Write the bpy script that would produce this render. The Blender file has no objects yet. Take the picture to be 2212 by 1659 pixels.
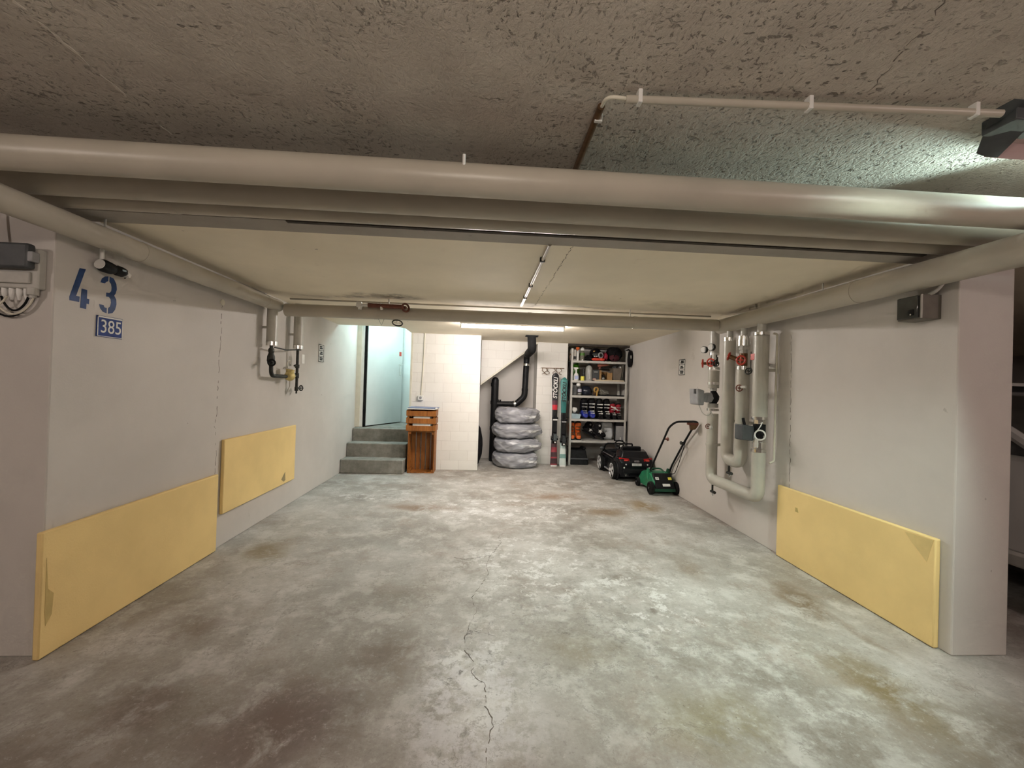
import bpy, math, random
from mathutils import Vector, Matrix, noise
random.seed(7)
SC = bpy.context.scene
COL = SC.collection
PI = math.pi
V = Vector

# ------------------------------------------------------------------ mesh helpers
class MB:
    """collects shapes in world (or local) coordinates, then links them as ONE mesh object"""
    def __init__(s): s.v = []; s.f = []
    def add(s, vs, fs):
        b = len(s.v); s.v += [tuple(v) for v in vs]; s.f += [tuple(b + i for i in f) for f in fs]; return s
    def box(s, a, b, M=None):
        (x0, y0, z0), (x1, y1, z1) = a, b
        vs = [V(p) for p in ((x0,y0,z0),(x1,y0,z0),(x1,y1,z0),(x0,y1,z0),(x0,y0,z1),(x1,y0,z1),(x1,y1,z1),(x0,y1,z1))]
        if M: vs = [M @ v for v in vs]
        return s.add(vs, [(3,2,1,0),(4,5,6,7),(0,1,5,4),(1,2,6,5),(2,3,7,6),(3,0,4,7)])
    def hexa(s, vs):
        return s.add(vs, [(3,2,1,0),(4,5,6,7),(0,1,5,4),(1,2,6,5),(2,3,7,6),(3,0,4,7)])
    def loft(s, rings, caps=True, closed=False):
        n = len(rings[0]); b = [p for r in rings for p in r]; fs = []
        m = len(rings)
        for i in range(m if closed else m - 1):
            k = (i + 1) % m
            for j in range(n):
                q = (j + 1) % n
                fs.append((i*n+j, i*n+q, k*n+q, k*n+j))
        if caps and not closed:
            fs.append(tuple(range(n-1, -1, -1))); fs.append(tuple((m-1)*n + j for j in range(n)))
        return s.add(b, fs)
    def tube(s, pts, r, n=14, closed=False, caps=True):
        pts = [V(p) for p in pts]; m = len(pts)
        rs = r if isinstance(r, (list, tuple)) else [r] * m
        tans = []
        for i in range(m):
            if closed: t = pts[(i+1) % m] - pts[i-1]
            elif i == 0: t = pts[1] - pts[0]
            elif i == m-1: t = pts[-1] - pts[-2]
            else: t = (pts[i+1]-pts[i]).normalized() + (pts[i]-pts[i-1]).normalized()
            tans.append(t.normalized())
        up = V((0,0,1)) if abs(tans[0].z) < .9 else V((1,0,0))
        x = tans[0].cross(up).normalized(); rings = []
        for i in range(m):
            t = tans[i]; x = (x - t * x.dot(t)).normalized(); y = t.cross(x)
            rings.append([pts[i] + (x*math.cos(2*PI*k/n) + y*math.sin(2*PI*k/n)) * rs[i] for k in range(n)])
        return s.loft(rings, caps, closed)
    def cyl(s, a, b, r, n=18, r2=None): return s.tube([a, b], [r, r if r2 is None else r2], n)
    def lathe(s, prof, M=None, n=20):
        rings = []
        for r, z in prof:
            rings.append([(M or Matrix()) @ V((r*math.cos(2*PI*k/n), r*math.sin(2*PI*k/n), z)) for k in range(n)])
        return s.loft(rings)
    def torus(s, c, ax, R, r, n=24, k=8):
        c = V(c); ax = V(ax).normalized()
        x = ax.cross(V((0,0,1)) if abs(ax.z) < .9 else V((1,0,0))).normalized(); y = ax.cross(x)
        return s.tube([c + (x*math.cos(2*PI*i/n) + y*math.sin(2*PI*i/n))*R for i in range(n)], r, k, closed=True)
    def prism(s, poly, d):
        n = len(poly); d = V(d); a = [V(p) for p in poly]; b = [p + d for p in a]
        return s.add(a + b, [tuple(range(n-1,-1,-1)), tuple(range(n, 2*n))] + [(i,(i+1)%n,n+(i+1)%n,n+i) for i in range(n)])
    def blob(s, c, rad, amp=.0, freq=4., seed=0, nu=24, nv=14, p=2., flat=None):
        c = V(c); vs = []; rings = []
        for i in range(nv+1):
            a = -PI/2 + PI*i/nv
            ring = []
            for j in range(nu):
                b = 2*PI*j/nu
                d = V((math.cos(a)*math.cos(b), math.cos(a)*math.sin(b), math.sin(a)))
                e = 2./p
                ca = abs(math.cos(a))**e
                P = V((ca*math.copysign(abs(math.cos(b))**e, math.cos(b)), ca*math.copysign(abs(math.sin(b))**e, math.sin(b)), math.copysign(abs(math.sin(a))**e, math.sin(a))))
                k = 1 + amp*noise.noise(d*freq + V((seed*7.1, seed*3.3, seed)))
                P = V((P.x*rad[0], P.y*rad[1], P.z*rad[2])) * k
                if flat is not None: P.z = max(P.z, flat)
                ring.append(c + P)
            rings.append(ring)
        return s.loft(rings)

ORG = {}
def link(o, parent):
    COL.objects.link(o)
    if parent is not None: o.parent = parent
    return o
def build(mb, name, m, parent=None, smooth=True, ang=38, bevel=0, sub=0, label=None):
    org = V((0,0,0))
    p = parent
    while p is not None:
        if p.name in ORG: org = ORG[p.name]; break
        p = p.parent
    me = bpy.data.meshes.new(name)
    me.from_pydata([tuple(V(v) - org) for v in mb.v], [], mb.f)
    me.validate(); me.update()
    import bmesh
    bm = bmesh.new(); bm.from_mesh(me); bmesh.ops.recalc_face_normals(bm, faces=bm.faces); bm.to_mesh(me); bm.free()
    if smooth:
        me.polygons.foreach_set('use_smooth', [True]*len(me.polygons)); me.set_sharp_from_angle(angle=math.radians(ang))
    me.materials.append(m)
    o = bpy.data.objects.new(name, me)
    link(o, parent)
    if bevel:
        b = o.modifiers.new('Bevel', 'BEVEL'); b.width = bevel; b.segments = 2; b.limit_method = 'ANGLE'; b.angle_limit = math.radians(50)
    if sub:
        b = o.modifiers.new('Subsurf', 'SUBSURF'); b.levels = sub; b.render_levels = sub
    if label: o['label'] = label
    return o
def tag(o, label, cat, group=None):
    o['label'] = label; o['category'] = cat
    if group: o['group'] = group
    return o
def thing(name, label, cat, loc=(0,0,0), rotz=0, group=None, world=True, rot=None):
    o = bpy.data.objects.new(name, None); o.empty_display_size = .05; COL.objects.link(o)
    o.location = loc; o.rotation_euler = rot or (0,0,rotz)
    tag(o, label, cat, group)
    if world: ORG[o.name] = V(loc)
    return o
def solo(mb, name, m, label, cat, group=None, **k):
    """a thing that is one mesh: its origin goes to the middle of its base"""
    xs = [v[0] for v in mb.v]; ys = [v[1] for v in mb.v]; zs = [v[2] for v in mb.v]
    c = V(((min(xs)+max(xs))/2, (min(ys)+max(ys))/2, min(zs)))
    mb.v = [tuple(V(v)-c) for v in mb.v]
    o = build(mb, name, m, None, **k); o.location = c
    return tag(o, label, cat, group)
def struct(mb, name, m, parent=None, label=None, **k):
    k.setdefault('smooth', False)
    o = build(mb, name, m, parent, **k)
    if parent is None: o['kind'] = 'structure'
    if label: o['label'] = label
    return o
def dup(root, loc, rotz=None, label=None, group=None, scale=None):
    r = root.copy(); COL.objects.link(r); r.location = loc
    if rotz is not None: r.rotation_euler = (r.rotation_euler[0], r.rotation_euler[1], rotz)
    if label: r['label'] = label
    if group: r['group'] = group
    if scale: r.scale = (scale,)*3
    for ch in list(root.children):
        c = ch.copy(); COL.objects.link(c); c.parent = r
        for g in list(ch.children):
            d = g.copy(); COL.objects.link(d); d.parent = c
    return r
def dup_part(ch, parent, loc):
    c = ch.copy(); COL.objects.link(c); c.parent = parent; c.location = loc
    for g in list(ch.children):
        d = g.copy(); COL.objects.link(d); d.parent = c
    return c
def fillet(pts, r, n=6):
    pts = [V(p) for p in pts]; out = [pts[0]]
    for i in range(1, len(pts)-1):
        a, b, c = pts[i-1], pts[i], pts[i+1]
        u = (a-b); w = (c-b); d = min(r, u.length*.49, w.length*.49)
        p0 = b + u.normalized()*d; p1 = b + w.normalized()*d
        for k in range(n+1):
            t = k/n; out.append(p0*(1-t)**2 + b*2*t*(1-t) + p1*t*t)
    out.append(pts[-1]); return out
def text(body, size, M, m, name, parent, depth=.001, align='CENTER', sx=1.0, bold=0, shear=0):
    cu = bpy.data.curves.new('lettering', 'FONT'); cu.body = body; cu.size = size; cu.extrude = depth; cu.offset = bold; cu.shear = shear; cu.align_x = align; cu.align_y = 'CENTER'
    to = bpy.data.objects.new('lettering_source', cu); COL.objects.link(to)
    dg = bpy.context.evaluated_depsgraph_get(); dg.update()
    me = bpy.data.meshes.new_from_object(to.evaluated_get(dg))
    bpy.data.objects.remove(to)
    me.transform(Matrix.Diagonal((sx,1,1,1))); me.transform(M)
    org = V((0,0,0)); p = parent
    while p is not None:
        if p.name in ORG: org = ORG[p.name]; break
        p = p.parent
    me.transform(Matrix.Translation(-org))
    me.materials.clear(); me.materials.append(m)
    o = bpy.data.objects.new(name, me); return link(o, parent)
def frame(origin, X, Y):
    X = V(X).normalized(); Y = V(Y).normalized(); Z = X.cross(Y)
    M = Matrix(((X.x,Y.x,Z.x,origin[0]),(X.y,Y.y,Z.y,origin[1]),(X.z,Y.z,Z.z,origin[2]),(0,0,0,1))); return M
def rail(x, y, z, d): return V((x,y,z)) + V(d)

# ------------------------------------------------------------------ material helpers
class NT:
    def __init__(s, name):
        s.m = bpy.data.materials.new(name); s.m.use_nodes = True; s.t = s.m.node_tree
        s.b = s.t.nodes['Principled BSDF']; s._co = None
    def n(s, typ, **k):
        nd = s.t.nodes.new(typ)
        for a, v in k.items(): setattr(nd, a, v)
        return nd
    def l(s, a, b): s.t.links.new(a, b)
    def co(s):
        if not s._co: s._co = s.n('ShaderNodeTexCoord').outputs['Object']
        return s._co
    def put(s, sock, v):
        if isinstance(v, bpy.types.NodeSocket): s.l(v, sock)
        else: sock.default_value = v if not (isinstance(v, tuple) and len(v) == 3 and len(getattr(sock,'default_value',(0,0,0)))==4) else (*v, 1)
    def noise(s, scale, detail=4, rough=.55, vec=None, dist=0, sc3=None):
        vec = vec or s.co()
        if sc3:
            mp = s.n('ShaderNodeMapping'); s.l(vec, mp.inputs[0]); mp.inputs['Scale'].default_value = sc3; vec = mp.outputs[0]
        t = s.n('ShaderNodeTexNoise'); s.l(vec, t.inputs['Vector']); t.inputs['Scale'].default_value = scale
        t.inputs['Detail'].default_value = detail; t.inputs['Roughness'].default_value = rough; t.inputs['Distortion'].default_value = dist
        return t.outputs['Fac']
    def ramp(s, fac, stops, interp='LINEAR'):
        r = s.n('ShaderNodeValToRGB'); s.l(fac, r.inputs[0]); e = r.color_ramp.elements; r.color_ramp.interpolation = interp
        while len(e) < len(stops): e.new(.5)
        for i, (p, c) in enumerate(stops): e[i].position = p; e[i].color = (*c, 1) if len(c) == 3 else c
        return r.outputs[0]
    def rng(s, v, a, b, c=0., d=1., smooth=True):
        r = s.n('ShaderNodeMapRange'); s.l(v, r.inputs[0])
        if smooth: r.interpolation_type = 'SMOOTHSTEP'
        for i, x in enumerate((a,b,c,d)): r.inputs[i+1].default_value = x
        return r.outputs[0]
    def math(s, op, a, b=None):
        r = s.n('ShaderNodeMath', operation=op); s.put(r.inputs[0], a)
        if b is not None: s.put(r.inputs[1], b)
        return r.outputs[0]
    def mix(s, fac, a, b, blend='MIX'):
        r = s.n('ShaderNodeMix', data_type='RGBA', blend_type=blend)
        s.put(r.inputs[0], fac); s.put(r.inputs[6], a); s.put(r.inputs[7], b); return r.outputs[2]
    def bump(s, h, strength=.3, dist=.01, normal=None):
        r = s.n('ShaderNodeBump'); s.l(h, r.inputs['Height']); r.inputs['Strength'].default_value = strength; r.inputs['Distance'].default_value = dist
        if normal is not None: s.l(normal, r.inputs['Normal'])
        return r.outputs[0]
    def out(s, col=None, rough=None, metal=None, normal=None, **k):
        if col is not None: s.put(s.b.inputs['Base Color'], col)
        if rough is not None: s.put(s.b.inputs['Roughness'], rough)
        if metal is not None: s.b.inputs['Metallic'].default_value = metal
        if normal is not None: s.l(normal, s.b.inputs['Normal'])
        for a, v in k.items(): s.put(s.b.inputs[a.replace('_', ' ')], v)
        return s.m
    def spot(s, vec, cx, cy, rx, ry, ang=0, soft=.3, plane='xy'):
        mp = s.n('ShaderNodeMapping', vector_type='TEXTURE'); s.l(vec, mp.inputs[0])
        mp.inputs['Location'].default_value = (cx, cy, 0) ; mp.inputs['Rotation'].default_value = (0,0,ang); mp.inputs['Scale'].default_value = (rx, ry, 1)
        fl = s.n('ShaderNodeVectorMath', operation='MULTIPLY'); s.l(mp.outputs[0], fl.inputs[0]); fl.inputs[1].default_value = (1,1,0)
        ln = s.n('ShaderNodeVectorMath', operation='LENGTH'); s.l(fl.outputs[0], ln.inputs[0])
        return s.rng(ln.outputs['Value'], 1., soft, 0., 1.)
    def warp(s, amt, scale, vec=None):
        t = s.n('ShaderNodeTexNoise'); s.l(vec or s.co(), t.inputs['Vector']); t.inputs['Scale'].default_value = scale; t.inputs['Detail'].default_value = 5; t.inputs['Roughness'].default_value = .6
        a = s.n('ShaderNodeVectorMath', operation='SUBTRACT'); s.l(t.outputs['Color'], a.inputs[0]); a.inputs[1].default_value = (.5,.5,.5)
        b = s.n('ShaderNodeVectorMath', operation='SCALE'); s.l(a.outputs[0], b.inputs[0]); b.inputs['Scale'].default_value = amt
        c = s.n('ShaderNodeVectorMath', operation='ADD'); s.l(vec or s.co(), c.inputs[0]); s.l(b.outputs[0], c.inputs[1]); return c.outputs[0]

def plain(name, col, rough=.5, metal=0., var=.06, sc=14, bump=0, bsc=90, **k):
    t = NT(name); c = V(col)
    f = t.noise(sc, 4)
    cc = t.mix(t.rng(f, .3, .7), tuple(c*(1-var)), tuple(x if x > 1 else min(1, x*(1+var)) for x in c))
    nm = t.bump(t.noise(bsc, 3), bump, .004) if bump else None
    return t.out(cc, rough, metal, nm, **k)

# ---- floor
def mat_floor():
    t = NT('worn concrete floor'); co = t.co()
    w = t.warp(.28, 2.6); w2 = t.warp(.5, 1.1); w3 = t.warp(.08, 6)
    big = t.noise(.9, 6, .62, vec=w2); mid = t.noise(5, 7, .68); fine = t.noise(70, 5, .7)
    c = t.ramp(big, [(.36,(.19,.167,.14)),(.5,(.305,.285,.255)),(.63,(.43,.41,.385))])
    c = t.mix(t.rng(mid, .44, .64, 0, .55), c, (.60,.585,.56))
    c = t.mix(t.rng(t.noise(2.2, 8, .74, vec=w), .50, .66, 0, .65), c, (.27,.22,.18))
    c = t.mix(t.rng(fine, .2, .8, 0, .35), c, t.mix(.5, c, (.68,.665,.64)))
    # light worn areas and flaked white scuffs down the middle of the bay
    scf = t.rng(t.noise(7, 6, .78, vec=w3), .52, .60); zone = None
    for cx,cy,rx,ry,a in ((-.03,1.75,.32,.75,.05),(.35,2.9,.8,1.0,0),(1.0,2.5,.6,.8,0),(.2,4.2,1.3,.7,0),(-1.3,4.6,.5,.2,0)):
        z_ = t.spot(w, cx, cy, rx, ry, a, .2); zone = z_ if zone is None else t.math('MAXIMUM', zone, z_)
    c = t.mix(t.math('MULTIPLY', t.math('MULTIPLY', scf, zone), .8), c, (.72,.71,.70))
    lav = t.math('MULTIPLY', t.spot(w, -.02, 1.62, .36, .62, .06, .25), t.rng(t.noise(9, 5, .76), .42, .56))
    c = t.mix(t.math('MULTIPLY', lav, .7), c, (.66,.645,.665))
    # dark grit flaking along the crack
    gr = t.rng(t.noise(15, 6, .82, vec=w3), .54, .63); gz = t.math('MAXIMUM', t.spot(w, -.02, 1.85, .22, .6, 0, .2), t.math('MULTIPLY', t.spot(w, .6, 2.2, .9, .8, 0, .2), .5))
    c = t.mix(t.math('MULTIPLY', t.math('MULTIPLY', gr, gz), .9), c, (.10,.088,.085))
    br = t.rng(t.noise(6, 5, .7), .35, .62)
    for cx,cy,rx,ry,a,k in ((-.02,1.62,.16,.5,.1,.6),(.15,2.9,.9,.9,0,.35),(.95,2.7,.6,.75,.3,.35),(.1,4.1,.9,.35,0,.45),(-1.0,4.7,.6,.12,0,.35),(.9,4.55,.5,.12,0,.3)):
        c = t.mix(t.math('MULTIPLY', t.math('MULTIPLY', t.spot(w, cx, cy, rx, ry, a, .15), br), k), c, (.74,.73,.72))
    # brown and dark tyre stains; the wide nearest ones paint the light falloff in
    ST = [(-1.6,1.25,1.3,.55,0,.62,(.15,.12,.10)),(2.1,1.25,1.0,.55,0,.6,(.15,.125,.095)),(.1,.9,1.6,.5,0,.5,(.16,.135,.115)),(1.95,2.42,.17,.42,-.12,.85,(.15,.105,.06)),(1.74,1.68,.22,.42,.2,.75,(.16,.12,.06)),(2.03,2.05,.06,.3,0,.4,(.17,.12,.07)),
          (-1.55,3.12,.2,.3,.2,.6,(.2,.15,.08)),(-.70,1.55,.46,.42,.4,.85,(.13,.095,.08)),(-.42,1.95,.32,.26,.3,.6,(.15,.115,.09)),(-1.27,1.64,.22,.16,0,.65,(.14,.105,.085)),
          (-1.45,2.15,.28,.2,.3,.55,(.16,.125,.10)),(-.68,4.25,.50,.2,0,.75,(.2,.135,.09)),(.80,4.72,.6,.26,0,.75,(.22,.155,.11)),(1.72,4.40,.24,.36,0,.8,(.22,.15,.07)),
          (.9,1.55,.35,.22,.3,.5,(.2,.17,.09)),(-.3,2.6,.4,.3,.5,.25,(.2,.16,.12)),(.35,4.4,.3,.12,.3,.5,(.2,.15,.11)),(-1.75,2.6,.14,.8,0,.3,(.17,.14,.12)),(.5,1.95,.3,.18,0,.35,(.2,.17,.12)),
          (.99,2.33,.06,.05,0,.6,(.12,.1,.08)),(1.02,2.62,.07,.05,.3,.5,(.12,.1,.08)),(1.5,2.9,.12,.4,-.1,.35,(.19,.15,.1)),(.9,3.3,.25,.12,0,.25,(.2,.17,.13)),(1.25,4.15,.45,.22,0,.7,(.2,.15,.1))]
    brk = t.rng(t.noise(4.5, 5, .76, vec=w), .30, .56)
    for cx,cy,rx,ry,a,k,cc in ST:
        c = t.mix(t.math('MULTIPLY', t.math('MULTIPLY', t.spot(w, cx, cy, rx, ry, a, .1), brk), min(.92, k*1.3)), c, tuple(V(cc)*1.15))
    # fine pitting and grit
    vo = t.n('ShaderNodeTexVoronoi', feature='F1'); vo.inputs['Scale'].default_value = 26; t.l(w3, vo.inputs['Vector'])
    pit = t.math('MULTIPLY', t.rng(vo.outputs['Distance'], .16, .05), t.rng(t.noise(3, 4), .5, .62))
    c = t.mix(t.math('MULTIPLY', pit, .6), c, (.14,.115,.095))
    gm = t.noise(34, 5, .82)
    c = t.mix(t.rng(gm, .55, .66, 0, .5), c, t.mix(.55, c, (.10,.085,.07)))
    c = t.mix(t.rng(gm, .44, .34, 0, .4), c, t.mix(.5, c, (.80,.79,.77)))
    vn = t.rng(t.math('ABSOLUTE', t.math('SUBTRACT', t.noise(2.4, 7, .7, vec=w), .5)), .012, .0)
    c = t.mix(t.math('MULTIPLY', vn, t.math('MULTIPLY', .45, t.rng(t.noise(5,3), .45, .6))), c, (.16,.14,.12))
    nm = t.bump(t.math('ADD', t.math('MULTIPLY', mid, .6), t.math('MULTIPLY', fine, .5)), .35, .006)
    return t.out(c, t.rng(mid, .3, .7, .5, .8), 0, nm, Specular_IOR_Level=.35)
def mat_rough_ceiling():
    t = NT('rough cement ceiling')
    w = t.warp(.05, 7)
    big = t.noise(.8, 4); mid = t.noise(4.5, 6, .65)
    c = t.ramp(mid, [(.3,(.52,.465,.41)),(.7,(.65,.59,.525))])
    n1 = t.noise(1., 2, .5, vec=w, sc3=(30,56,30)); n2 = t.noise(1., 3, .6, vec=t.warp(.09,6), sc3=(75,48,48))
    patch = t.rng(t.noise(2.0, 5, .62), .38, .62)
    pit = t.math('MULTIPLY', t.rng(n1, .39, .29), patch)
    pit2 = t.math('MULTIPLY', t.rng(n2, .41, .32), t.rng(t.noise(1.6,4,.6,vec=w), .35, .6))
    pits = t.math('MAXIMUM', pit, t.math('MULTIPLY', pit2, .8))
    c = t.mix(t.math('MULTIPLY', pits, .72), c, (.12,.095,.075))  # shade inside the pits put into the colour, on top of the bump
    fib = t.rng(n2, .58, .68)
    c = t.mix(t.math('MULTIPLY', fib, t.math('MULTIPLY', patch, .35)), c, (.74,.67,.59))
    h = t.math('SUBTRACT', t.math('ADD', t.math('MULTIPLY', n2, .7), t.math('MULTIPLY', t.noise(150,3), .15)), t.math('MULTIPLY', pits, .9))
    nm = t.bump(h, .8, .012)
    return t.out(c, .78, 0, nm, Specular_IOR_Level=.3)
def mat_paint(name, col, dirt=.35, bumpk=.18, rough=.75, stains=()):
    t = NT(name); c0 = V(col)
    m = t.noise(1.4, 5, .6); f = t.noise(9, 6, .65)
    c = t.mix(t.rng(m, .3, .7), tuple(c0*.94), tuple(c0*1.04))
    sm = t.rng(t.noise(2.3, 6, .75, vec=t.warp(.4,1.7)), .63, .76)
    c = t.mix(t.math('MULTIPLY', sm, dirt), c, tuple(V((c0.x*.62, c0.y*.58, c0.z*.52))))
    vo = t.n('ShaderNodeTexVoronoi', feature='F1'); vo.inputs['Scale'].default_value = 5; t.l(t.warp(.1,14), vo.inputs['Vector'])
    spk = t.math('MULTIPLY', t.rng(vo.outputs['Distance'], .055, .03), t.rng(t.noise(2.5,2), .52, .6))
    c = t.mix(t.math('MULTIPLY', spk, .75), c, (.15,.12,.10))
    sw = None
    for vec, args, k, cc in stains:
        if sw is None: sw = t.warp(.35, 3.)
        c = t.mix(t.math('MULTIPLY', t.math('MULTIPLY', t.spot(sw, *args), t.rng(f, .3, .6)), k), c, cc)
    nm = t.bump(t.math('ADD', t.math('MULTIPLY', f, .5), t.math('MULTIPLY', t.noise(120, 3), .35)), bumpk, .005)
    return t.out(c, rough, 0, nm, Specular_IOR_Level=.3)
def mat_brick():
    t = NT('white painted block wall')
    sp = t.n('ShaderNodeSeparateXYZ'); t.l(t.warp(.006, 12), sp.inputs[0]); cb = t.n('ShaderNodeCombineXYZ'); t.l(sp.outputs[0], cb.inputs[0]); t.l(sp.outputs[2], cb.inputs[1])
    b = t.n('ShaderNodeTexBrick'); t.l(cb.outputs[0], b.inputs['Vector']); b.offset = .5
    for k, v in (('Scale',1.),('Mortar Size',.0045),('Mortar Smooth',.6),('Brick Width',.26),('Row Height',.142)): b.inputs[k].default_value = v
    b.inputs['Color1'].default_value = (.80,.775,.73,1); b.inputs['Color2'].default_value = (.76,.735,.69,1); b.inputs['Mortar'].default_value = (.69,.66,.615,1)
    f = t.noise(9, 6, .65)
    c = t.mix(t.rng(f, .35, .7, 0, .3), b.outputs['Color'], (.82,.80,.765))
    c = t.mix(t.math('MULTIPLY', t.rng(t.noise(2.6,8,.75), .6,.74), .3), c, (.52,.47,.40))
    h = t.math('SUBTRACT', t.math('MULTIPLY', f, .3), b.outputs['Fac'])
    return t.out(c, .7, 0, t.bump(h, .22, .005), Specular_IOR_Level=.3)
def mat_concrete(name, a, b, sc=3.):
    t = NT(name); f = t.noise(sc, 7, .7); g = t.noise(60, 5, .7)
    c = t.ramp(f, [(.28,a),(.72,b)])
    vo = t.rng(t.noise(11, 6, .75), .62, .72)
    c = t.mix(t.math('MULTIPLY', vo, .5), c, tuple(V(a)*.6))
    return t.out(c, .85, 0, t.bump(t.math('ADD', f, t.math('MULTIPLY', g, .5)), .4, .006), Specular_IOR_Level=.25)
def mat_wood(name, a, b):
    t = NT(name); g = t.noise(1., 5, .6, sc3=(22,22,3), dist=.6)
    c = t.ramp(g, [(.32,a),(.68,b)])
    c = t.mix(t.rng(t.noise(1.,3,.6,sc3=(140,140,8)), .4,.7,0,.4), c, tuple(V(a)*.6))
    return t.out(c, .55, 0, t.bump(g, .2, .003), Specular_IOR_Level=.35)
def mat_emit(name, col, k):
    t = NT(name); return t.out((.8,.8,.8), .4, 0, None, Emission_Color=col, Emission_Strength=k)
def mat_plastic_film():
    t = NT('crinkled grey plastic film')
    def streak(rot, sc, seed):
        mp = t.n('ShaderNodeMapping'); t.l(t.warp(.10, 2.2), mp.inputs[0]); mp.inputs['Rotation'].default_value = rot; mp.inputs['Location'].default_value = (seed, 0, 0); mp.inputs['Scale'].default_value = sc
        return t.noise(1., 2.5, .5, vec=mp.outputs[0])
    a = streak((.5,.5,.3), (3.5,3.5,24), 1.); b = streak((-.7,.4,.9), (4,4,30), 5.); m = t.rng(t.noise(3.2, 1), .4, .6)
    st = t.mix(m, a, b)
    sp = t.n('ShaderNodeSeparateColor'); t.l(st, sp.inputs[0]); h = sp.outputs[0]
    nm = t.bump(t.math('ADD', h, t.math('MULTIPLY', t.noise(5, 1), .35)), .38, .02)
    c = t.mix(t.rng(h, .34, .64), (.36,.36,.405), (.53,.53,.565))
    wh = t.math('MULTIPLY', t.rng(h, .57, .68), t.rng(t.noise(4.5, 2), .44, .58))
    c = t.mix(wh, c, (.86,.86,.87))  # broad white highlights on the creases painted into the film colour
    t.out(c, .24, 0, nm, Specular_IOR_Level=.8)
    tr = t.n('ShaderNodeBsdfTransparent'); mx = t.n('ShaderNodeMixShader'); t.put(mx.inputs[0], t.math('MAXIMUM', .68, wh))
    t.l(tr.outputs[0], mx.inputs[1]); t.l(t.b.outputs[0], mx.inputs[2])
    t.l(mx.outputs[0], t.t.nodes['Material Output'].inputs['Surface']); return t.m
def mat_bands(name, stops, rough=.3, interp='CONSTANT', zmax=1.5):
    t = NT(name); sp = t.n('ShaderNodeSeparateXYZ'); t.l(t.co(), sp.inputs[0])
    z = t.math('DIVIDE', sp.outputs[2], zmax)
    return t.out(t.ramp(z, stops, interp), rough, 0, None)

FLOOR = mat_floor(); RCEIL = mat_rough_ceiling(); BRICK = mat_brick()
WALLP = mat_paint('white painted plaster wall', (.605,.57,.535))
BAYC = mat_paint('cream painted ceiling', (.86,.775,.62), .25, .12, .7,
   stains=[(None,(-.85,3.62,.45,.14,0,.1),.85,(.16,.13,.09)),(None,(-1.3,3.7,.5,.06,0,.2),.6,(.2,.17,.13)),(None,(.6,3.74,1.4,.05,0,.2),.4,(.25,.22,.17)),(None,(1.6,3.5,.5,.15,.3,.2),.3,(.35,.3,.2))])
CONC = mat_concrete('bare concrete', (.13,.12,.10), (.34,.32,.285), 6.)
LINT = mat_concrete('bare concrete lintel', (.33,.30,.265), (.43,.395,.35), 2)
HALLP = mat_paint('pale stair hall plaster', (.66,.70,.68), .2)
PIPE = plain('grey beige pipe jacket', (.47,.43,.36), .38, 0, .06, 3, .06, 30, Specular_IOR_Level=.5)
SLEEVE = plain('grey pipe sleeve', (.46,.44,.385), .36, 0, .07, 6, .08, 60)
CLEAR = plain('pale grey pipe stub', (.52,.51,.47), .3, 0, .08, 20)
SILVER = plain('polished metal band', (.8,.79,.76), .18, 1., .05, 40)
STEEL = plain('galvanised steel', (.62,.62,.61), .36, .85, .1, 30)
GALV = plain('pale grey coated steel', (.60,.585,.55), .4, .25, .06, 20)
BLACK = plain('black plastic', (.009,.009,.010), .48, 0, .3, 20, Specular_IOR_Level=.22)
BLACKG = plain('glossy black paint', (.006,.006,.008), .24, 0, .2, 10, Specular_IOR_Level=.3)
BLACKM = plain('matt black rubber', (.010,.010,.010), .8, 0, .3, 30, .2, 80, Specular_IOR_Level=.15)
IRON = plain('dark cast iron', (.035,.036,.032), .5, .4, .3, 30)
DGREY = plain('dark grey plastic', (.06,.065,.07), .45, 0, .15, 20)
MGREY = plain('mid grey plastic', (.30,.30,.31), .45, 0, .08, 20)
LGREY = plain('light grey plastic', (.47,.455,.42), .5, 0, .06, 20)
WHITE = plain('white plastic', (.78,.77,.74), .4, 0, .04, 20)
CREAM = plain('cream painted trim', (.70,.66,.55), .5, 0, .05, 10)
RED = plain('red enamel', (.50,.045,.025), .4, 0, .12, 30)
RUST = plain('red brown primer', (.16,.05,.032), .6, 0, .2, 30)
BROWNM = plain('brown bronze fitting', (.14,.075,.035), .45, .5, .25, 30)
BRASS = plain('cream brass meter body', (.62,.50,.20), .45, .2, .12, 40)
YELLOW = plain('yellow foam board', (.86,.645,.285), .8, 0, .05, 3, .15, 110)
YDARK = plain('yellow foam edge', (.70,.47,.06), .8, 0, .08, 10)
BLUE = plain('navy stencil paint', (.012,.045,.16), .6, 0, .18, 30)
ENAMEL = plain('blue enamel plate', (.012,.04,.20), .7, 0, .15, 12)
DOORM = plain('pale grey door leaf', (.58,.61,.60), .4, 0, .03, 3)
CRATE = mat_wood('stained crate wood', (.20,.065,.012), (.42,.155,.032))
BOARDW = mat_wood('pale plank wood', (.55,.46,.32), (.66,.57,.42))
CARD = plain('brown cardboard', (.36,.21,.085), .8, 0, .12, 12)
PAPER = plain('white paper', (.74,.73,.70), .8, 0, .06, 30)
FILM = mat_plastic_film()
GREEN = plain('green plastic shell', (.012,.165,.075), .36, 0, .12, 12)
DKGREEN = plain('dark green plastic', (.008,.07,.035), .4, 0, .12, 12)
JUG = plain('bright green plastic', (.06,.21,.012), .3, 0, .12, 10)
CHROME = plain('chrome', (.85,.85,.86), .12, 1., .03, 30)
ALLOY = plain('bright alloy', (.80,.80,.80), .3, .35, .04, 30)
TLIGHT = plain('red tail lamp', (.40,.010,.010), .12, 0, .2, 60)
TLW = plain('pale tail lamp centre', (.65,.07,.05), .2, 0, .1, 60)
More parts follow.
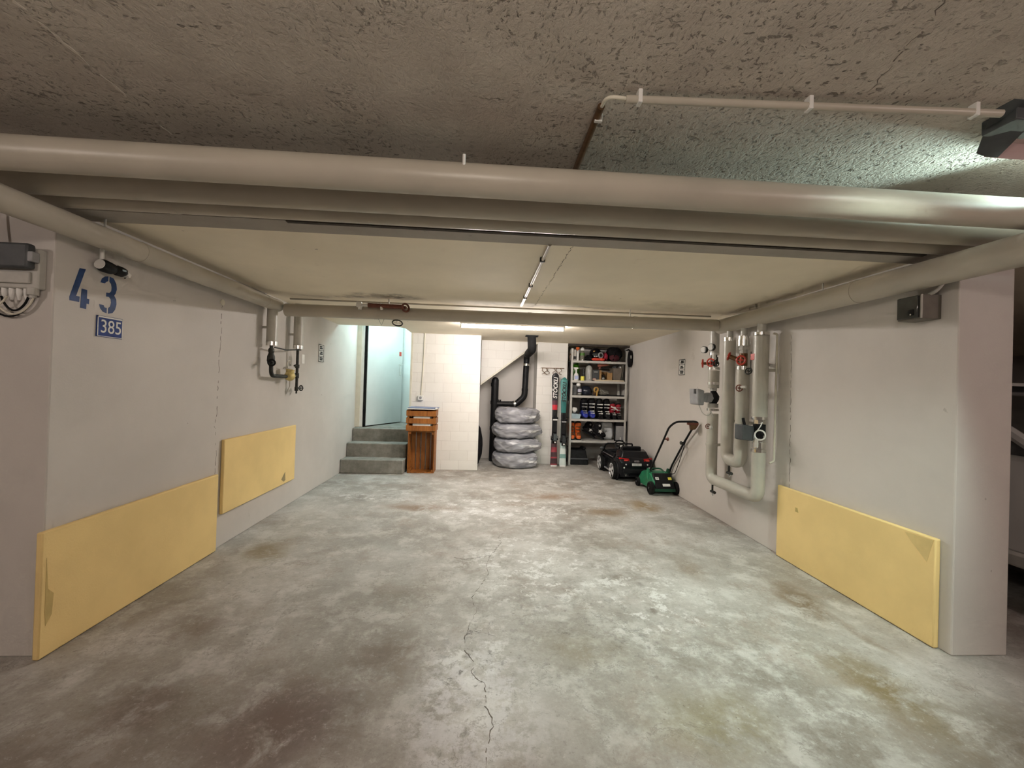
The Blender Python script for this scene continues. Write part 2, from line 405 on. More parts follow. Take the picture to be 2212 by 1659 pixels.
ORANGE = plain('orange plastic', (.62,.12,.02), .4, 0, .15, 20)
BOOTRED = plain('red boot shell', (.42,.02,.035), .3, 0, .2, 20)
CRIMSON = plain('crimson nylon', (.30,.012,.035), .7, 0, .25, 20, .3, 70)
SCARLET = plain('scarlet plastic', (.68,.06,.03), .4, 0, .15, 20)
NAVY = plain('royal blue plastic', (.025,.04,.32), .3, 0, .2, 20)
SKYB = plain('pale blue tray', (.38,.50,.56), .5, 0, .06, 10)
TEALM = plain('teal', (.04,.2,.19), .4, 0, .1, 20)
TAN = plain('ochre webbing', (.45,.27,.07), .7, 0, .2, 30)
OLIVE = plain('olive grey mesh', (.16,.15,.12), .8, 0, .3, 40, .3, 120)
BIN = plain('brown grey bin', (.17,.14,.11), .6, 0, .1, 10)
GREYB = plain('grey bottle', (.34,.335,.31), .3, 0, .08, 10)
BAGM = plain('grey white carrier bag', (.74,.76,.78), .4, 0, .08, 8, .5, 25)
BLUELID = plain('blue grey board', (.17,.21,.33), .6, 0, .08, 10)
NYLON = plain('black nylon', (.009,.008,.009), .85, 0, .4, 20, .4, 60, Specular_IOR_Level=.15)
LABELY = plain('yellow sticker', (.80,.72,.10), .5, 0, .05, 30)
DKBOX = plain('dark taupe enclosure', (.13,.115,.095), .5, 0, .1, 20)
GLASSD = plain('dark glass cover', (.05,.052,.05), .08, 0, .3, 8)
CARW = plain('white car paint', (.58,.57,.56), .25, 0, .02, 5)
TYREM = plain('tyre rubber', (.022,.022,.024), .7, 0, .2, 30)
GREYP = plain('grey picture print', (.34,.34,.345), .35, 0, .12, 5)
PINKISH = plain('lamp diffuser panel', (.50,.36,.35), .5, 0, .05, 10)
INK = plain('black ink', (.03,.03,.03), .7, 0, .1, 30)
DARKGAP = plain('dark joint', (.05,.04,.032), .9, 0, .3, 30)
TUBE_ON = mat_emit('lit fluorescent tube', (1,.925,.87), 350.)
LAMP_ON = mat_emit('lit lamp tube', (.80,1,.92), 12.)

LX = lambda y: -1.905 - .0125*y
RX = lambda y: 2.285 + .0115*y

# ================================================================== THE SETTING
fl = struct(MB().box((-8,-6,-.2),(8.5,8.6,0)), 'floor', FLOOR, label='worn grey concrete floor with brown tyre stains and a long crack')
def strip(pts, w, up=(0,0,1), seed=1, gap=.22):
    """a thin jagged crack laid on a surface along a list of points"""
    rnd = random.Random(seed); mb = MB(); out = []
    for a, b in zip(pts, pts[1:]):
        a, b = V(a), V(b); n = max(2, int((b-a).length/.018))
        for k in range(n): out.append(a.lerp(b, k/n))
    out.append(V(pts[-1])); up = V(up); L = []; R = []
    for i, p in enumerate(out):
        t = (out[min(i+1,len(out)-1)] - out[max(i-1,0)]).normalized(); s = t.cross(up).normalized()
        p = p + s*rnd.uniform(-.006,.006); ww = w*rnd.choice((.15,.3,.6,1.,1.5)); L.append(p+s*ww); R.append(p-s*ww)
    n = len(out); d = up*.0006
    vs = [l+d for l in L] + [r+d for r in R] + [l-d for l in L] + [r-d for r in R]
    fs = []
    for i in range(n-1):
        if rnd.random() < gap: continue
        fs += [(i,i+1,n+i+1,n+i), (2*n+i,3*n+i,3*n+i+1,2*n+i+1), (i,2*n+i,2*n+i+1,i+1), (n+i,n+i+1,3*n+i+1,3*n+i)]
    fs += [(0,n,3*n,2*n),(n-1,3*n-1,4*n-1,2*n-1)]
    return mb.add(vs, fs)
CRK = plain('dark crack strip', (.17,.145,.125), .9, 0, .3, 60)  # flat dark brown of the crack and joint strips
build(strip([(.188,3.54,.001),(.13,3.42,.001),(.15,3.3,.001),(.065,3.05,.001),(.03,2.9,.001),(.05,2.75,.001),(-.05,2.45,.001),(-.02,2.3,.001),(-.06,2.15,.001),(-.076,1.98,.001),(-.02,1.88,.001),(-.03,1.8,.001),(.034,1.73,.001),(.03,1.62,.001),(.06,1.54,.001),(.03,1.36,.001),(.05,1.0,.001)], .0014), 'floor_crack', CRK, fl)
build(strip([(.065,3.05,.001),(-.02,3.02,.001),(-.12,2.98,.001),(-.2,3.02,.001)], .0012, seed=4), 'floor_crack', CRK, fl)

ca = struct(MB().box((-8,-6,2.25),(8.5,2.1,2.65)), 'ceiling', RCEIL, label='rough pitted cement ceiling over the driving aisle')
build(strip([(1.06,.85,2.2495),(1.13,1.0,2.2495),(1.222,1.29,2.2495)], .0016, (0,0,-1), 9), 'ceiling_joint', CRK, ca)
build(strip([(-1.30,.95,2.2495),(-1.31,1.32,2.2495),(-1.335,1.72,2.2495),(-1.34,1.88,2.2495)], .0035, (0,0,-1), 12, .35), 'ceiling_joint', plain('pale joint line', (.70,.64,.57), .8), ca)
bc = struct(MB().box((-8,2.0,2.0),(8.5,5.55,2.25)).box((-1.134,5.55,2.0),(8.5,8.6,2.25)).prism([(-1.134,5.55,2.0),(-1.22,5.55,2.0),(-1.134,5.66,2.0)], (0,0,.25)), 'ceiling_bay', BAYC, label='smooth cream painted ceiling of the parking bay')
build(strip([(.425,2.1,1.9995),(.42,2.9,1.9995),(.413,3.72,1.9995)], .0014, (0,0,-1), 3), 'ceiling_crack', CRK, bc)
struct(MB().box((-2.6,5.55,2.62),(-.6,8.6,2.8)), 'ceiling_hall', HALLP, label='ceiling of the stair hall behind the steps')
lt = struct(MB().box((-1.93,1.955,1.985),(2.31,2.1,2.25)), 'trim_1', LINT, label='bare concrete lintel across the bay opening')
build(MB().box((-.95,1.952,1.981),(2.2,1.976,1.9855)), 'joint_slot', DARKGAP, lt)

def skew_wall(x0, x1, y0, y1, z1, side):
    return MB().add([(x0[0],y0,0),(x1[0],y0,0),(x1[1],y1,0),(x0[1],y1,0),(x0[0],y0,z1),(x1[0],y0,z1),(x1[1],y1,z1),(x0[1],y1,z1)], [(3,2,1,0),(4,5,6,7),(0,1,5,4),(1,2,6,5),(2,3,7,6),(3,0,4,7)])
wl = struct(skew_wall((-2.75,-2.75), (LX(1.94),LX(6.42)), 1.94, 6.42, 2.62, 'l'), 'wall_left', WALLP, label='white plaster wall with the stencilled number 43', bevel=.006)
wr = struct(skew_wall((RX(1.89),RX(8.4)), (2.6,2.6), 1.89, 8.4, 2.25, 'r'), 'wall_right', WALLP, label='white plaster wall carrying the insulated riser pipes', bevel=.006)
# block walls at the back: a projecting store wall, a raking wall over the stair slope, a wall with the skis and the shelf niche
struct(MB().box((-1.134,6.13,0),(-.11,6.25,2.0)).box((-1.134,6.25,0),(-.95,8.2,2.0)).box((-.95,7.2,0),(-.2,7.32,2.0)), 'wall_back_store', BRICK, label='white painted block wall beside the steps')
struct(MB().prism([(-.11,6.75,1.30),(.80,6.75,2.0),(-.11,6.75,2.0)], (0,.10,0)), 'wall_back_raking', BRICK, label='triangular white block wall above the sloping stair soffit')
struct(MB().prism([(-.11,6.748,1.262),(.82,6.748,1.985),(.82,6.748,2.0),(.80,6.748,2.0),(-.11,6.748,1.30)], (0,.50,0)), 'trim_2', CREAM, label='pale sloping stair soffit')
struct(MB().box((.81,6.75,0),(1.315,7.35,2.0)), 'wall_back_pier', BRICK, label='white painted block pier behind the two pairs of skis')
struct(MB().box((-.2,7.2,0),(.9,7.5,2.0)).box((1.2,7.4,0),(2.6,7.7,2.0)), 'wall_back_niche', WALLP, label='plain plaster rear wall of the niches')
struct(MB().box((1.315,6.76,1.965),(2.36,6.80,2.0)), 'trim_3', DARKGAP, label='dark joint above the shelf niche')
struct(MB().box((-2.75,7.32,.4),(-1.0,7.5,2.7)), 'wall_hall_back', HALLP, label='pale plaster wall at the rear of the stair hall')
struct(MB().box((-2.75,6.42,.4),(-2.62,7.4,2.7)), 'wall_hall_left', HALLP, label='pale plaster side wall of the stair hall')
struct(MB().box((-1.134,6.12,.0),(-1.105,6.16,2.0)), 'trim_4', CREAM, label='cream corner bead at the end of the block wall')
# door frame and open door leaf of the stair hall
struct(MB().box((-1.985,6.36,.575),(-1.915,6.44,2.62)), 'trim_5', CREAM, label='cream door frame post beside the steps')
struct(MB().box((-1.915,6.37,.575),(-1.878,6.42,2.62)), 'trim_6', WHITE, label='white door frame rebate beside the steps')
dM = frame((-1.875,6.40,.59), (.36,.87,0), (0,0,1))     # leaf swings away from us, local x along the leaf, local y up
dr = struct(MB().box((0.012,0,0),(.93,1.96,.045), dM), 'door_1', DOORM, label='pale grey door leaf swung open into the stair hall', bevel=.003)
build(MB().box((-.004,0,.004),(.011,1.96,.04), dM), 'door_seal', BLACKM, dr)
build(MB().box((.85,.80,.045),(.89,1.02,.05), dM).cyl(dM@V((.87,.98,.05)), dM@V((.87,.98,.095)), .010).cyl(dM@V((.88,.98,.09)), dM@V((.755,.98,.09)), .010), 'door_handle', SILVER, dr, bevel=.001)
build(MB().box((.83,1.13,.045),(.89,1.2,.047), dM), 'door_sticker', RED, dr)
# far walls of the garage around the place
struct(MB().box((-8.2,-6,0),(-8,8.6,2.25)), 'wall_aisle_end', WALLP, label='far end wall of the driving aisle')
struct(MB().box((8.5,-6,0),(8.7,8.6,2.25)), 'wall_aisle_far', WALLP, label='other end wall of the driving aisle')
struct(MB().box((-8,-6.2,0),(8.5,-6,2.25)), 'wall_front', WALLP, label='wall across the driving aisle')
struct(MB().box((-8,8.4,0),(-2.75,8.6,2.0)).box((2.6,8.4,0),(8.5,8.6,2.0)), 'wall_back_bays', WALLP, label='rear wall of the bays next door')

# painted stencil number on the left wall (pattern of the wall)
def wallpoly(polys, m, name):
    mb = MB()
    for pl in polys: mb.prism([(LX(y)-.001, y, z) for y, z in pl], (.0018,0,0))
    return build(mb, name, m, wl, smooth=False)
wallpoly([[(2.054,1.746),(2.084,1.749),(2.042,1.613),(2.059,1.613),(2.058,1.587),(2.012,1.586),(2.011,1.603)],
          [(2.067,1.653),(2.095,1.652),(2.095,1.611),(2.107,1.61),(2.106,1.586),(2.094,1.587),(2.093,1.56),(2.063,1.561)]], BLUE, 'painted_digit').__setitem__('label','navy stencilled digit 4')
wallpoly([[(2.21,1.748),(2.234,1.743),(2.25,1.719),(2.254,1.692),(2.247,1.668),(2.24,1.657),(2.253,1.639),(2.255,1.614),(2.248,1.585),(2.234,1.566),(2.209,1.558),(2.209,1.586),(2.22,1.598),(2.224,1.617),(2.221,1.634),(2.211,1.644),(2.196,1.643),(2.195,1.663),(2.212,1.664),(2.223,1.676),(2.224,1.695),(2.22,1.712),(2.21,1.721)],
          [(2.162,1.706),(2.168,1.726),(2.184,1.741),(2.204,1.747),(2.203,1.722),(2.193,1.716),(2.186,1.707)],
          [(2.159,1.597),(2.183,1.597),(2.188,1.587),(2.201,1.585),(2.201,1.559),(2.18,1.563),(2.165,1.578)]], BLUE, 'painted_digit').__setitem__('label','navy stencilled digit 3')
cl = [(3.118,1.794),(3.116,1.642),(3.124,1.592),(3.106,1.439),(3.109,1.305),(3.103,1.137),(3.102,.97),(3.08,.905),(3.099,.836),(3.11,.634),(3.088,.5)]
build(strip([(LX(y)+.0005,y,z) for y, z in cl], .0013, (1,0,0), 2, .3), 'wall_crack', CRK, wl)
build(strip([(RX(3.02)-.0005,y,z) for y, z in ((3.03,1.72),(3.02,1.5),(3.019,1.16),(3.015,.95),(3.01,.8),(3.008,.5))], .0014, (-1,0,0), 6), 'wall_crack', CRK, wr)
build(MB().cyl((LX(3.12)-.002,3.118,1.80),(LX(3.12)+.006,3.118,1.80),.022), 'wall_plug', CREAM, wl)

# concrete steps up to the stair hall
st = thing('concrete_stairs', 'three bare concrete steps climbing to the open grey door', 'stairs', (-1.55,5.76,0))
def stepbox(y0, y1, z0, z1, x1): return MB().add([(LX(y0)+.002,y0,z0),(x1,y0,z0),(x1,y1,z0),(LX(y1)+.002,y1,z0),(LX(y0)+.002,y0,z1),(x1,y0,z1),(x1,y1,z1),(LX(y1)+.002,y1,z1)], [(3,2,1,0),(4,5,6,7),(0,1,5,4),(1,2,6,5),(2,3,7,6),(3,0,4,7)])
build(stepbox(5.76,6.02,0,.19,-1.125), 'step', CONC, st, bevel=.012)
build(stepbox(6.01,6.27,0,.38,-1.137), 'step', CONC, st, bevel=.012)
build(stepbox(6.26,6.52,0,.57,-1.137), 'step', CONC, st, bevel=.012)
build(MB().box((-2.61,6.51,.40),(-1.137,7.315,.575)).box((-1.98,6.43,.38),(-1.137,6.52,.572)), 'landing', CONC, st)

# ================================================================== PIPES AND CABLES OVERHEAD
def pipe(name, a, b, r, label, cat, m=PIPE, group=None, rods=(), joints=(), stub=None):
    a, b = V(a), V(b); t = thing(name, label, cat, tuple((a+b)/2), group=group or 'insulated pipes under the ceiling')
    build(MB().cyl(a, b, r, 40), 'jacket', m, t)
    if joints:
        d = (b-a).normalized()
        for s in joints: p = a.lerp(b, s); build(MB().cyl(p-d*.018, p+d*.018, r+.0022, 40), 'joint_band', m, t)
    if stub: build(MB().cyl(stub, (stub[0],stub[1],2.108), .006, 10), 'pipe_pin', WHITE, t)
    for p, top in rods:
        build(MB().cyl(p, (p[0],p[1],top), .005, 8), 'hanger_rod', STEEL, t)
    return t
pipe('ceiling_pipe', (-7,1.58,2.035), (7,1.58,2.035), .060, 'thickest front pipe crossing the aisle ceiling, with the bright lamp glare on it', 'pipe', group=None, rods=(), stub=(-.112,1.535,2.06))
pipe('ceiling_pipe', (-7,1.78,2.03), (7,1.78,2.03), .056, 'middle pipe of three crossing the ceiling, shaded by the thickest front pipe', 'pipe', joints=(.3,))
pipe('ceiling_pipe', (-7,1.893,2.008), (7,1.893,2.008), .040, 'thinnest pipe of three crossing the ceiling, beside the concrete lintel', 'pipe', joints=(.4,))
pipe('ceiling_pipe', (-1.815,-3.5,1.90), (-1.858,3.74,1.90), .052, 'long insulated pipe running above the painted number 43', 'pipe', rods=(((-1.83,2.06,1.95),2.0),((-1.83,.4,1.95),2.25)), joints=(.62,.8,.97))
pipe('ceiling_pipe', (2.17,-3.5,1.872), (2.2,3.80,1.885), .068, 'long insulated pipe running above the dark junction box', 'pipe', rods=(((2.2,2.6,1.94),2.0),), joints=(.6,.8))
pipe('ceiling_pipe', (-1.79,3.74,1.868), (2.13,3.74,1.885), .055, 'insulated cross pipe in front of the lit fluorescent tube', 'pipe', rods=(((-.9,3.74,1.91),2.0),((1.3,3.74,1.92),2.0)), joints=(.2,.55,.8))

# thin conduits
def conduit(name, pts, r, label, m=CREAM, clips=(), fr=.05, cat='conduit', clipbox=(.014,.02,.03), clipm=None):
    P = fillet(pts, fr); c = V(pts[0]); t = thing(name, label, cat, tuple(c))
    build(MB().tube(P, r, 10), 'tube', m, t)
    for q, d in clips:
        q = V(q); b = MB(); w = clipbox
        if d == 'x': b.box((q.x-w[0]/2,q.y-w[1]/2-.004,q.z-r-.003),(q.x+w[0]/2,q.y+w[1]/2+.004,q.z+w[2]))
        else: b.box((q.x-w[1]/2-.004,q.y-w[0]/2,q.z-r-.003),(q.x+w[1]/2+.004,q.y+w[0]/2,q.z+w[2]))
        build(b, 'clip', clipm or WHITE, t, bevel=.002)
    return t
conduit('cable_conduit', [(.432,1.345,2.222),(1.70,1.283,2.222)], .0125, 'grey rigid conduit on the rough ceiling leading to the lamp', PIPE, [((.477,1.343,2.222),'x'),((1.047,1.315,2.222),'x'),((1.608,1.288,2.222),'x')])
conduit('cable_duct', [(.366,1.90,2.237),(.366,1.41,2.237)], .013, 'brown flat cable run on the rough ceiling behind the conduit bend', BROWNM, [((.372,1.47,2.237),'y')], clipm=WHITE)
conduit('cable_bend', [(.368,1.42,2.238),(.368,1.352,2.232),(.44,1.345,2.224)], .006, 'thin curved cable joining the ceiling conduit to the brown cable run', CREAM, fr=.08)
conduit('cable_conduit', [(.297,2.09,1.985),(.284,3.70,1.985)], .010, 'thin conduit running down the middle of the cream bay ceiling', PIPE, [((.294,2.35,1.986),'y'),((.290,2.95,1.986),'y'),((.287,3.35,1.986),'y')], clipbox=(.02,.022,.012), clipm=IRON)
conduit('cable_conduit', [(-1.80,3.83,1.984),(2.12,3.83,1.984)], .008, 'long pale conduit on the ceiling just above the insulated cross pipe', PIPE)
conduit('cable_conduit', [(2.275,3.165,1.742),(RX(3.17)-.016,3.165,1.74),(RX(3.17)-.016,3.165,.72),(2.268,3.165,.705)], .008, 'slim cream conduit down the wall beside the tallest riser pipe', CREAM)

# red pipe stub with valve wheel on the cross pipe, ring wheel below it
t = thing('sprinkler_stub', 'short red brown pipe stub with valve wheel fixed to the cross pipe', 'pipe stub', (-.93,3.66,1.92))
build(MB().cyl((-1.06,3.665,1.925),(-.76,3.665,1.922),.019), 'stub_pipe', RUST, t)
build(MB().cyl((-1.16,3.665,1.925),(-1.06,3.665,1.925),.013).cyl((-1.13,3.665,1.94),(-1.13,3.665,1.885),.016).box((-1.155,3.645,1.905),(-1.115,3.685,1.95)), 'end_fitting', WHITE, t)
build(MB().cyl((-.955,3.665,1.945),(-.94,3.655,1.89),.011), 'label_tag', WHITE, t)
build(MB().torus((-.735,3.655,1.915),(.7,-.7,.1),.034,.009).cyl((-.76,3.665,1.922),(-.732,3.65,1.915),.012), 'valve_wheel', RUST, t)
t = thing('valve_handwheel', 'black ring handwheel hanging below the cross pipe by the door', 'handwheel', (-.826,3.76,1.80))
build(MB().torus((-.826,3.77,1.795),(0,.5,1),.044,.006,28,8), 'rim', IRON, t)
build(MB().cyl((-.87,3.77,1.795),(-.782,3.77,1.795),.004,8).cyl((-.826,3.73,1.80),(-.826,3.81,1.79),.004,8).cyl((-.826,3.765,1.795),(-.826,3.75,1.83),.008,10), 'spokes', CREAM, t)
t = MB().tube([(-.985,3.73,1.82),(-.962,3.75,1.765),(-.935,3.73,1.82)], .0016, 6)
solo(t, 'wire_hook', IRON, 'thin V shaped wire hanging from the cross pipe', 'hook')

# fluorescent tube on the bay ceiling
t = thing('fluorescent_lamp', 'lit fluorescent tube on the low ceiling before the block wall', 'lamp', (.28,4.85,1.98))
build(MB().box((-.34,4.83,1.968),(.90,4.87,2.0)), 'housing', WHITE, t, bevel=.004)
for xx in (-.335,.878): build(MB().box((xx,4.838,1.93),(xx+.017,4.862,1.97)), 'tube_socket', WHITE, t)
build(MB().cyl((-.318,4.85,1.944),(.878,4.85,1.944),.013,14), 'tube', TUBE_ON, t)

# aisle lamp near the thick pipe: end bracket, diffuser, tube
t = thing('ceiling_lamp', 'dark bracketed lamp fixture on the rough ceiling at the conduit end', 'lamp', (2.2,1.38,2.25))
build(MB().prism([(1.70,1.25,2.25),(1.70,1.31,2.25),(1.795,1.43,2.175),(1.835,1.43,2.165),(1.80,1.33,2.2),(1.80,1.25,2.25)], (.05,.0,.0)).box((1.74,1.27,2.20),(1.9,1.37,2.25)), 'end_bracket', DGREY, t, bevel=.003)
build(MB().prism([(1.83,1.43,2.165),(1.83,1.40,2.205),(1.83,1.25,2.235),(1.83,1.25,2.25),(1.83,1.435,2.25)], (1.2,0,0)), 'reflector', PINKISH, t)
build(MB().cyl((2.10,1.462,2.205),(2.6,1.462,2.205),.013,12), 'tube', LAMP_ON, t)
for xx in (2.08,2.6): build(MB().box((xx,1.44,2.18),(xx+.02,1.475,2.23)), 'tube_socket', DGREY, t)

# ================================================================== LEFT WALL
# distribution box on the wall end
t = thing('meter_box', 'grey electrical box with dark cover and looping cables on the wall end', 'electrical box', (-2.06,1.94,1.60))
build(MB().box((-2.30,1.905,1.612),(-1.957,1.94,1.786)), 'case', LGREY, t, bevel=.006)
build(MB().box((-2.30,1.868,1.692),(-1.968,1.905,1.80)), 'cover', DGREY, t, bevel=.010)
build(MB().box((-1.985,1.872,1.722),(-1.953,1.905,1.766)), 'latch', MGREY, t, bevel=.004)
build(MB().box((-2.30,1.893,1.632),(-1.985,1.905,1.682)), 'terminal_cover', LGREY, t, bevel=.004)
for k, x in enumerate((-2.19,-2.15,-2.11,-2.08,-2.05,-2.02)):
    build(MB().lathe([(.011,0),(.011,-.018),(.0065,-.04),(.005,-.05)], Matrix.Translation((x,1.922,1.612)), 12), 'cable_gland', WHITE, t)
build(MB().cyl((-1.988,1.915,1.585),(-1.988,1.915,1.615),.020,14).cyl((-1.988,1.915,1.572),(-1.988,1.915,1.59),.012,12), 'large_gland', LGREY, t)
for k, (x0, x1, dz) in enumerate(((-2.19,-1.99,.085),(-2.15,-1.985,.075),(-2.11,-2.0,.06),(-2.08,-2.24,.055))):
    P = [(x0+(x1-x0)*i/12, 1.922-.006*k, 1.575-dz*math.sin(PI*i/12)**.7) for i in range(13)]
    build(MB().tube(P, .0042, 8), 'cable', CREAM if k % 2 else BLACKM, t)
build(MB().tube([(-2.13,1.90,1.80),(-2.14,1.91,1.9),(-2.15,1.93,2.1)], .006, 8), 'supply_cable', BROWNM, t)

# small black spotlight / sensor on its white stub
xs = LX(2.1)
t = thing('sensor_lamp', 'small black sensor head on a white tube above the digit 3', 'sensor', (xs,2.12,1.77))
build(MB().cyl((xs+.035,2.125,1.795),(xs+.035,2.125,1.865),.009,12), 'mounting_tube', WHITE, t)
build(MB().tube([(xs+.045,2.105,1.782),(xs+.045,2.12,1.780),(xs+.045,2.165,1.776),(xs+.045,2.18,1.774)], [.026,.031,.028,.02], 16), 'housing', BLACK, t)
build(MB().blob((xs+.048,2.205,1.776), (.026,.042,.026), .1, 3, 2), 'head', BLACK, t)
build(MB().box((xs+.07,2.195,1.775),(xs+.076,2.215,1.783)), 'indicator', SKYB, t)
build(MB().cyl((xs+.045,2.101,1.783),(xs+.045,2.106,1.782),.024,16), 'end_cap', WHITE, t)
build(MB().hexa([(xs+.03,2.235,1.772),(xs+.055,2.235,1.772),(xs+.055,2.262,1.757),(xs+.03,2.262,1.757),(xs+.03,2.242,1.79),(xs+.055,2.242,1.79),(xs+.055,2.27,1.772),(xs+.03,2.27,1.772)]), 'bracket_plate', WHITE, t)
build(MB().tube(fillet([(xs+.04,2.22,1.785),(xs+.035,2.25,1.79),(xs+.02,2.285,1.765),(xs+.005,2.29,1.76)], .02), .003, 6), 'cable', BLACKM, t)

# enamel number plate
xp = LX(2.2)
t = thing('number_plate', 'blue enamel plate reading 385 below the painted digit 3', 'sign', (xp,2.217,1.435))
build(MB().box((xp,2.146,1.437),(xp+.006,2.290,1.542)), 'plate', ENAMEL, t, bevel=.002)
mb = MB(); x0, x1 = xp+.005, xp+.0075
for a, b in (((2.148,1.439),(2.288,1.442)),((2.148,1.533),(2.288,1.540)),((2.148,1.439),(2.152,1.540)),((2.284,1.439),(2.288,1.540))): mb.box((x0,a[0],a[1]),(x1,b[0],b[1]))
build(mb, 'border', PAPER, t)
text('385', .094, frame((xp+.0065,2.222,1.487), (0,1,0), (0,0,1)), PAPER, 'lettering', t, .0012, sx=.86)

# yellow foam bumpers
def panel(ys, zs, x_of, thick, label, seed=0, edge=1):
    (y0, y1), (z0, z1) = ys, zs
    t = thing('bumper_panel', label, 'bumper panel', (x_of((y0+y1)/2), (y0+y1)/2, z0), group='yellow foam bumper boards')
    d = -thick if edge < 0 else thick
    e = -.003 if edge < 0 else .003
    a0, a1 = x_of(y0)+e, x_of(y1)+e; d -= e
    build(MB().hexa([(a0,y0,z0),(a0+d,y0,z0),(a1+d,y1,z0),(a1,y1,z0),(a0,y0,z1),(a0+d,y0,z1),(a1+d,y1,z1),(a1,y1,z1)]), 'foam_board', YELLOW, t, bevel=.006)
    return t, d
t, d = panel((1.905,3.10),(.003,.555), LX, .030, 'long yellow foam board standing on the floor under the painted number')
mb = MB()
mb.prism([(LX(1.92)+.0302,1.925,.44),(LX(1.92)+.0302,1.935,.30),(LX(1.92)+.0302,1.96,.27),(LX(1.92)+.0302,1.955,.18),(LX(1.92)+.0302,1.93,.14),(LX(1.92)+.0302,1.925,.2)], (.0008,0,0))
build(mb, 'scuff', plain('foam scuff', (.60,.45,.18), .9), t)
t, d = panel((3.16,4.33),(.245,.795), LX, .028, 'yellow foam board mounted off the floor beyond the wall crack')
build(MB().prism([(LX(4.12)+.0285,4.05,.30),(LX(4.12)+.0285,4.10,.27),(LX(4.12)+.0285,4.13,.28),(LX(4.12)+.0285,4.12,.36)], (.0008,0,0)), 'scuff', plain('foam tear', (.32,.25,.13), .9), t)
t, d = panel((1.945,3.095),(.003,.55), RX, .032, 'yellow foam board standing on the floor beside the dark gap with the white car', edge=-1)
build(MB().prism([(RX(1.98)-.0325,1.955,.54),(RX(2.1)-.0325,2.1,.535),(RX(2.1)-.0325,2.06,.49),(RX(1.98)-.0325,1.985,.42)], (-.0008,0,0)), 'scuff', plain('foam dirt', (.72,.55,.24), .9), t)
build(MB().prism([(RX(2.9)-.0325,2.88,.43),(RX(2.9)-.0325,2.90,.43),(RX(2.9)-.0325,2.90,.40),(RX(2.9)-.0325,2.87,.40)], (-.0008,0,0)), 'scuff', plain('foam dent', (.50,.38,.14), .9), t)

# notice plates
def notice(y, z0, z1, side, label):
    x = LX(y) if side > 0 else RX(y); e = .005*side; w = .075
    t = thing('notice_plate', label, 'notice', (x,y,z0), group='small white notice plates')
    build(MB().box((min(x,x+e),y-w,z0),(max(x,x+e),y+w,z1)), 'plate', PAPER, t)
    f = MB(); ss = sorted((x+e, x+e*1.5)); h = z1-z0
    for a in (0,.31,.66,.985): f.box((ss[0],y-w,z0+h*a),(ss[1],y+w,z0+h*a+.006))
    for yy in (-w, w-.006): f.box((ss[0],y+yy,z0),(ss[1],y+yy+.006,z1))
    build(f, 'border', INK, t)
    g = MB(); R = random.Random(5)
    for a in (.09,.19,.42,.52,.75,.85): g.box((ss[0],y-w*R.uniform(.3,.6),z0+h*a),(ss[1],y+w*R.uniform(.3,.6),z0+h*a+.016))
    build(g, 'pictogram', INK, t)
notice(4.975, 1.475, 1.675, 1, 'small white notice plate near the open stair door')
notice(4.835, 1.457, 1.642, -1, 'small white notice plate over the lawn mower handle')

# water meter assembly on the left wall
xa = -1.87
t = thing('water_meter', 'dark pipe loop with a cream meter hanging from two grey sleeves', 'water meter', (xa,3.93,1.14))
def M4(p): return (xa,)+p
build(MB().cyl(M4((3.675,1.56)), M4((3.675,1.86)), .042, 24), 'pipe_sleeve', SLEEVE, t)
build(MB().cyl(M4((4.17,1.575)), M4((4.17,1.998)), .042, 24), 'pipe_sleeve', SLEEVE, t)
for y, z in ((3.675,1.555),(4.17,1.57)): build(MB().cyl(M4((y,z-.012)), M4((y,z+.022)), .044, 24), 'end_band', SILVER, t)
build(MB().cyl(M4((3.675,1.45)), M4((3.675,1.55)), .014).lathe([(.02,0),(.024,.01),(.024,.03),(.018,.04)], Matrix.Translation(M4((3.675,1.48))), 16).tube([M4((3.675,1.49)),M4((3.675,1.45)),M4((3.675,1.41)),M4((3.675,1.37))], [.016,.03,.032,.018], 16), 'stop_valve', IRON, t)
build(MB().cyl((xa,3.67,1.415),(xa+.03,3.625,1.395),.009).torus((xa+.034,3.62,1.394),(.4,-.9,-.3),.026,.007), 'valve_handwheel', BLACK, t)
build(MB().tube(fillet([M4((3.68,1.40)),M4((3.685,1.282)),M4((3.95,1.282))], .05), .017, 14).cyl(M4((3.68,1.375)),M4((3.68,1.39)),.022), 'elbow_pipe', IRON, t)
build(MB().blob((xa+.005,4.015,1.288), (.046,.055,.046), 0, 1, 0, 20, 12, 2.0).cyl((xa+.005,4.015,1.31),(xa+.008,4.015,1.345),.036).cyl((xa+.008,4.015,1.345),(xa+.009,4.015,1.352),.04), 'meter_body', BRASS, t)
build(MB().cyl((xa+.008,4.015,1.352),(xa+.009,4.015,1.362),.036), 'meter_lid', WHITE, t)
build(MB().tube(fillet([(xa,3.985,1.36),(xa,3.96,1.42),(xa,4.03,1.44),(xa-.02,4.06,1.40)], .04), .003, 6), 'signal_wire', CREAM, t)
build(MB().tube([(xa,4.03,1.25),(xa,4.03,1.19),(xa-.02,4.025,1.14)], .005, 8), 'drip_lead', LGREY, t)
build(MB().cyl(M4((4.17,1.15)), M4((4.17,1.565)), .013).cyl(M4((4.17,1.37)), M4((4.17,1.405)), .02).cyl(M4((4.06,1.295)), M4((4.17,1.295)), .013).cyl(M4((4.17,1.27)), M4((4.17,1.32)), .019).cyl((xa,4.11,1.39),(xa,4.17,1.39),.009), 'riser_tube', IRON, t)
build(MB().cyl(M4((4.17,1.145)), M4((4.17,1.185)), .017).cyl(M4((4.17,1.175)), M4((4.26,1.172)), .009).cyl(M4((4.17,1.12)), M4((4.17,1.15)), .008), 'drain_valve', IRON, t)
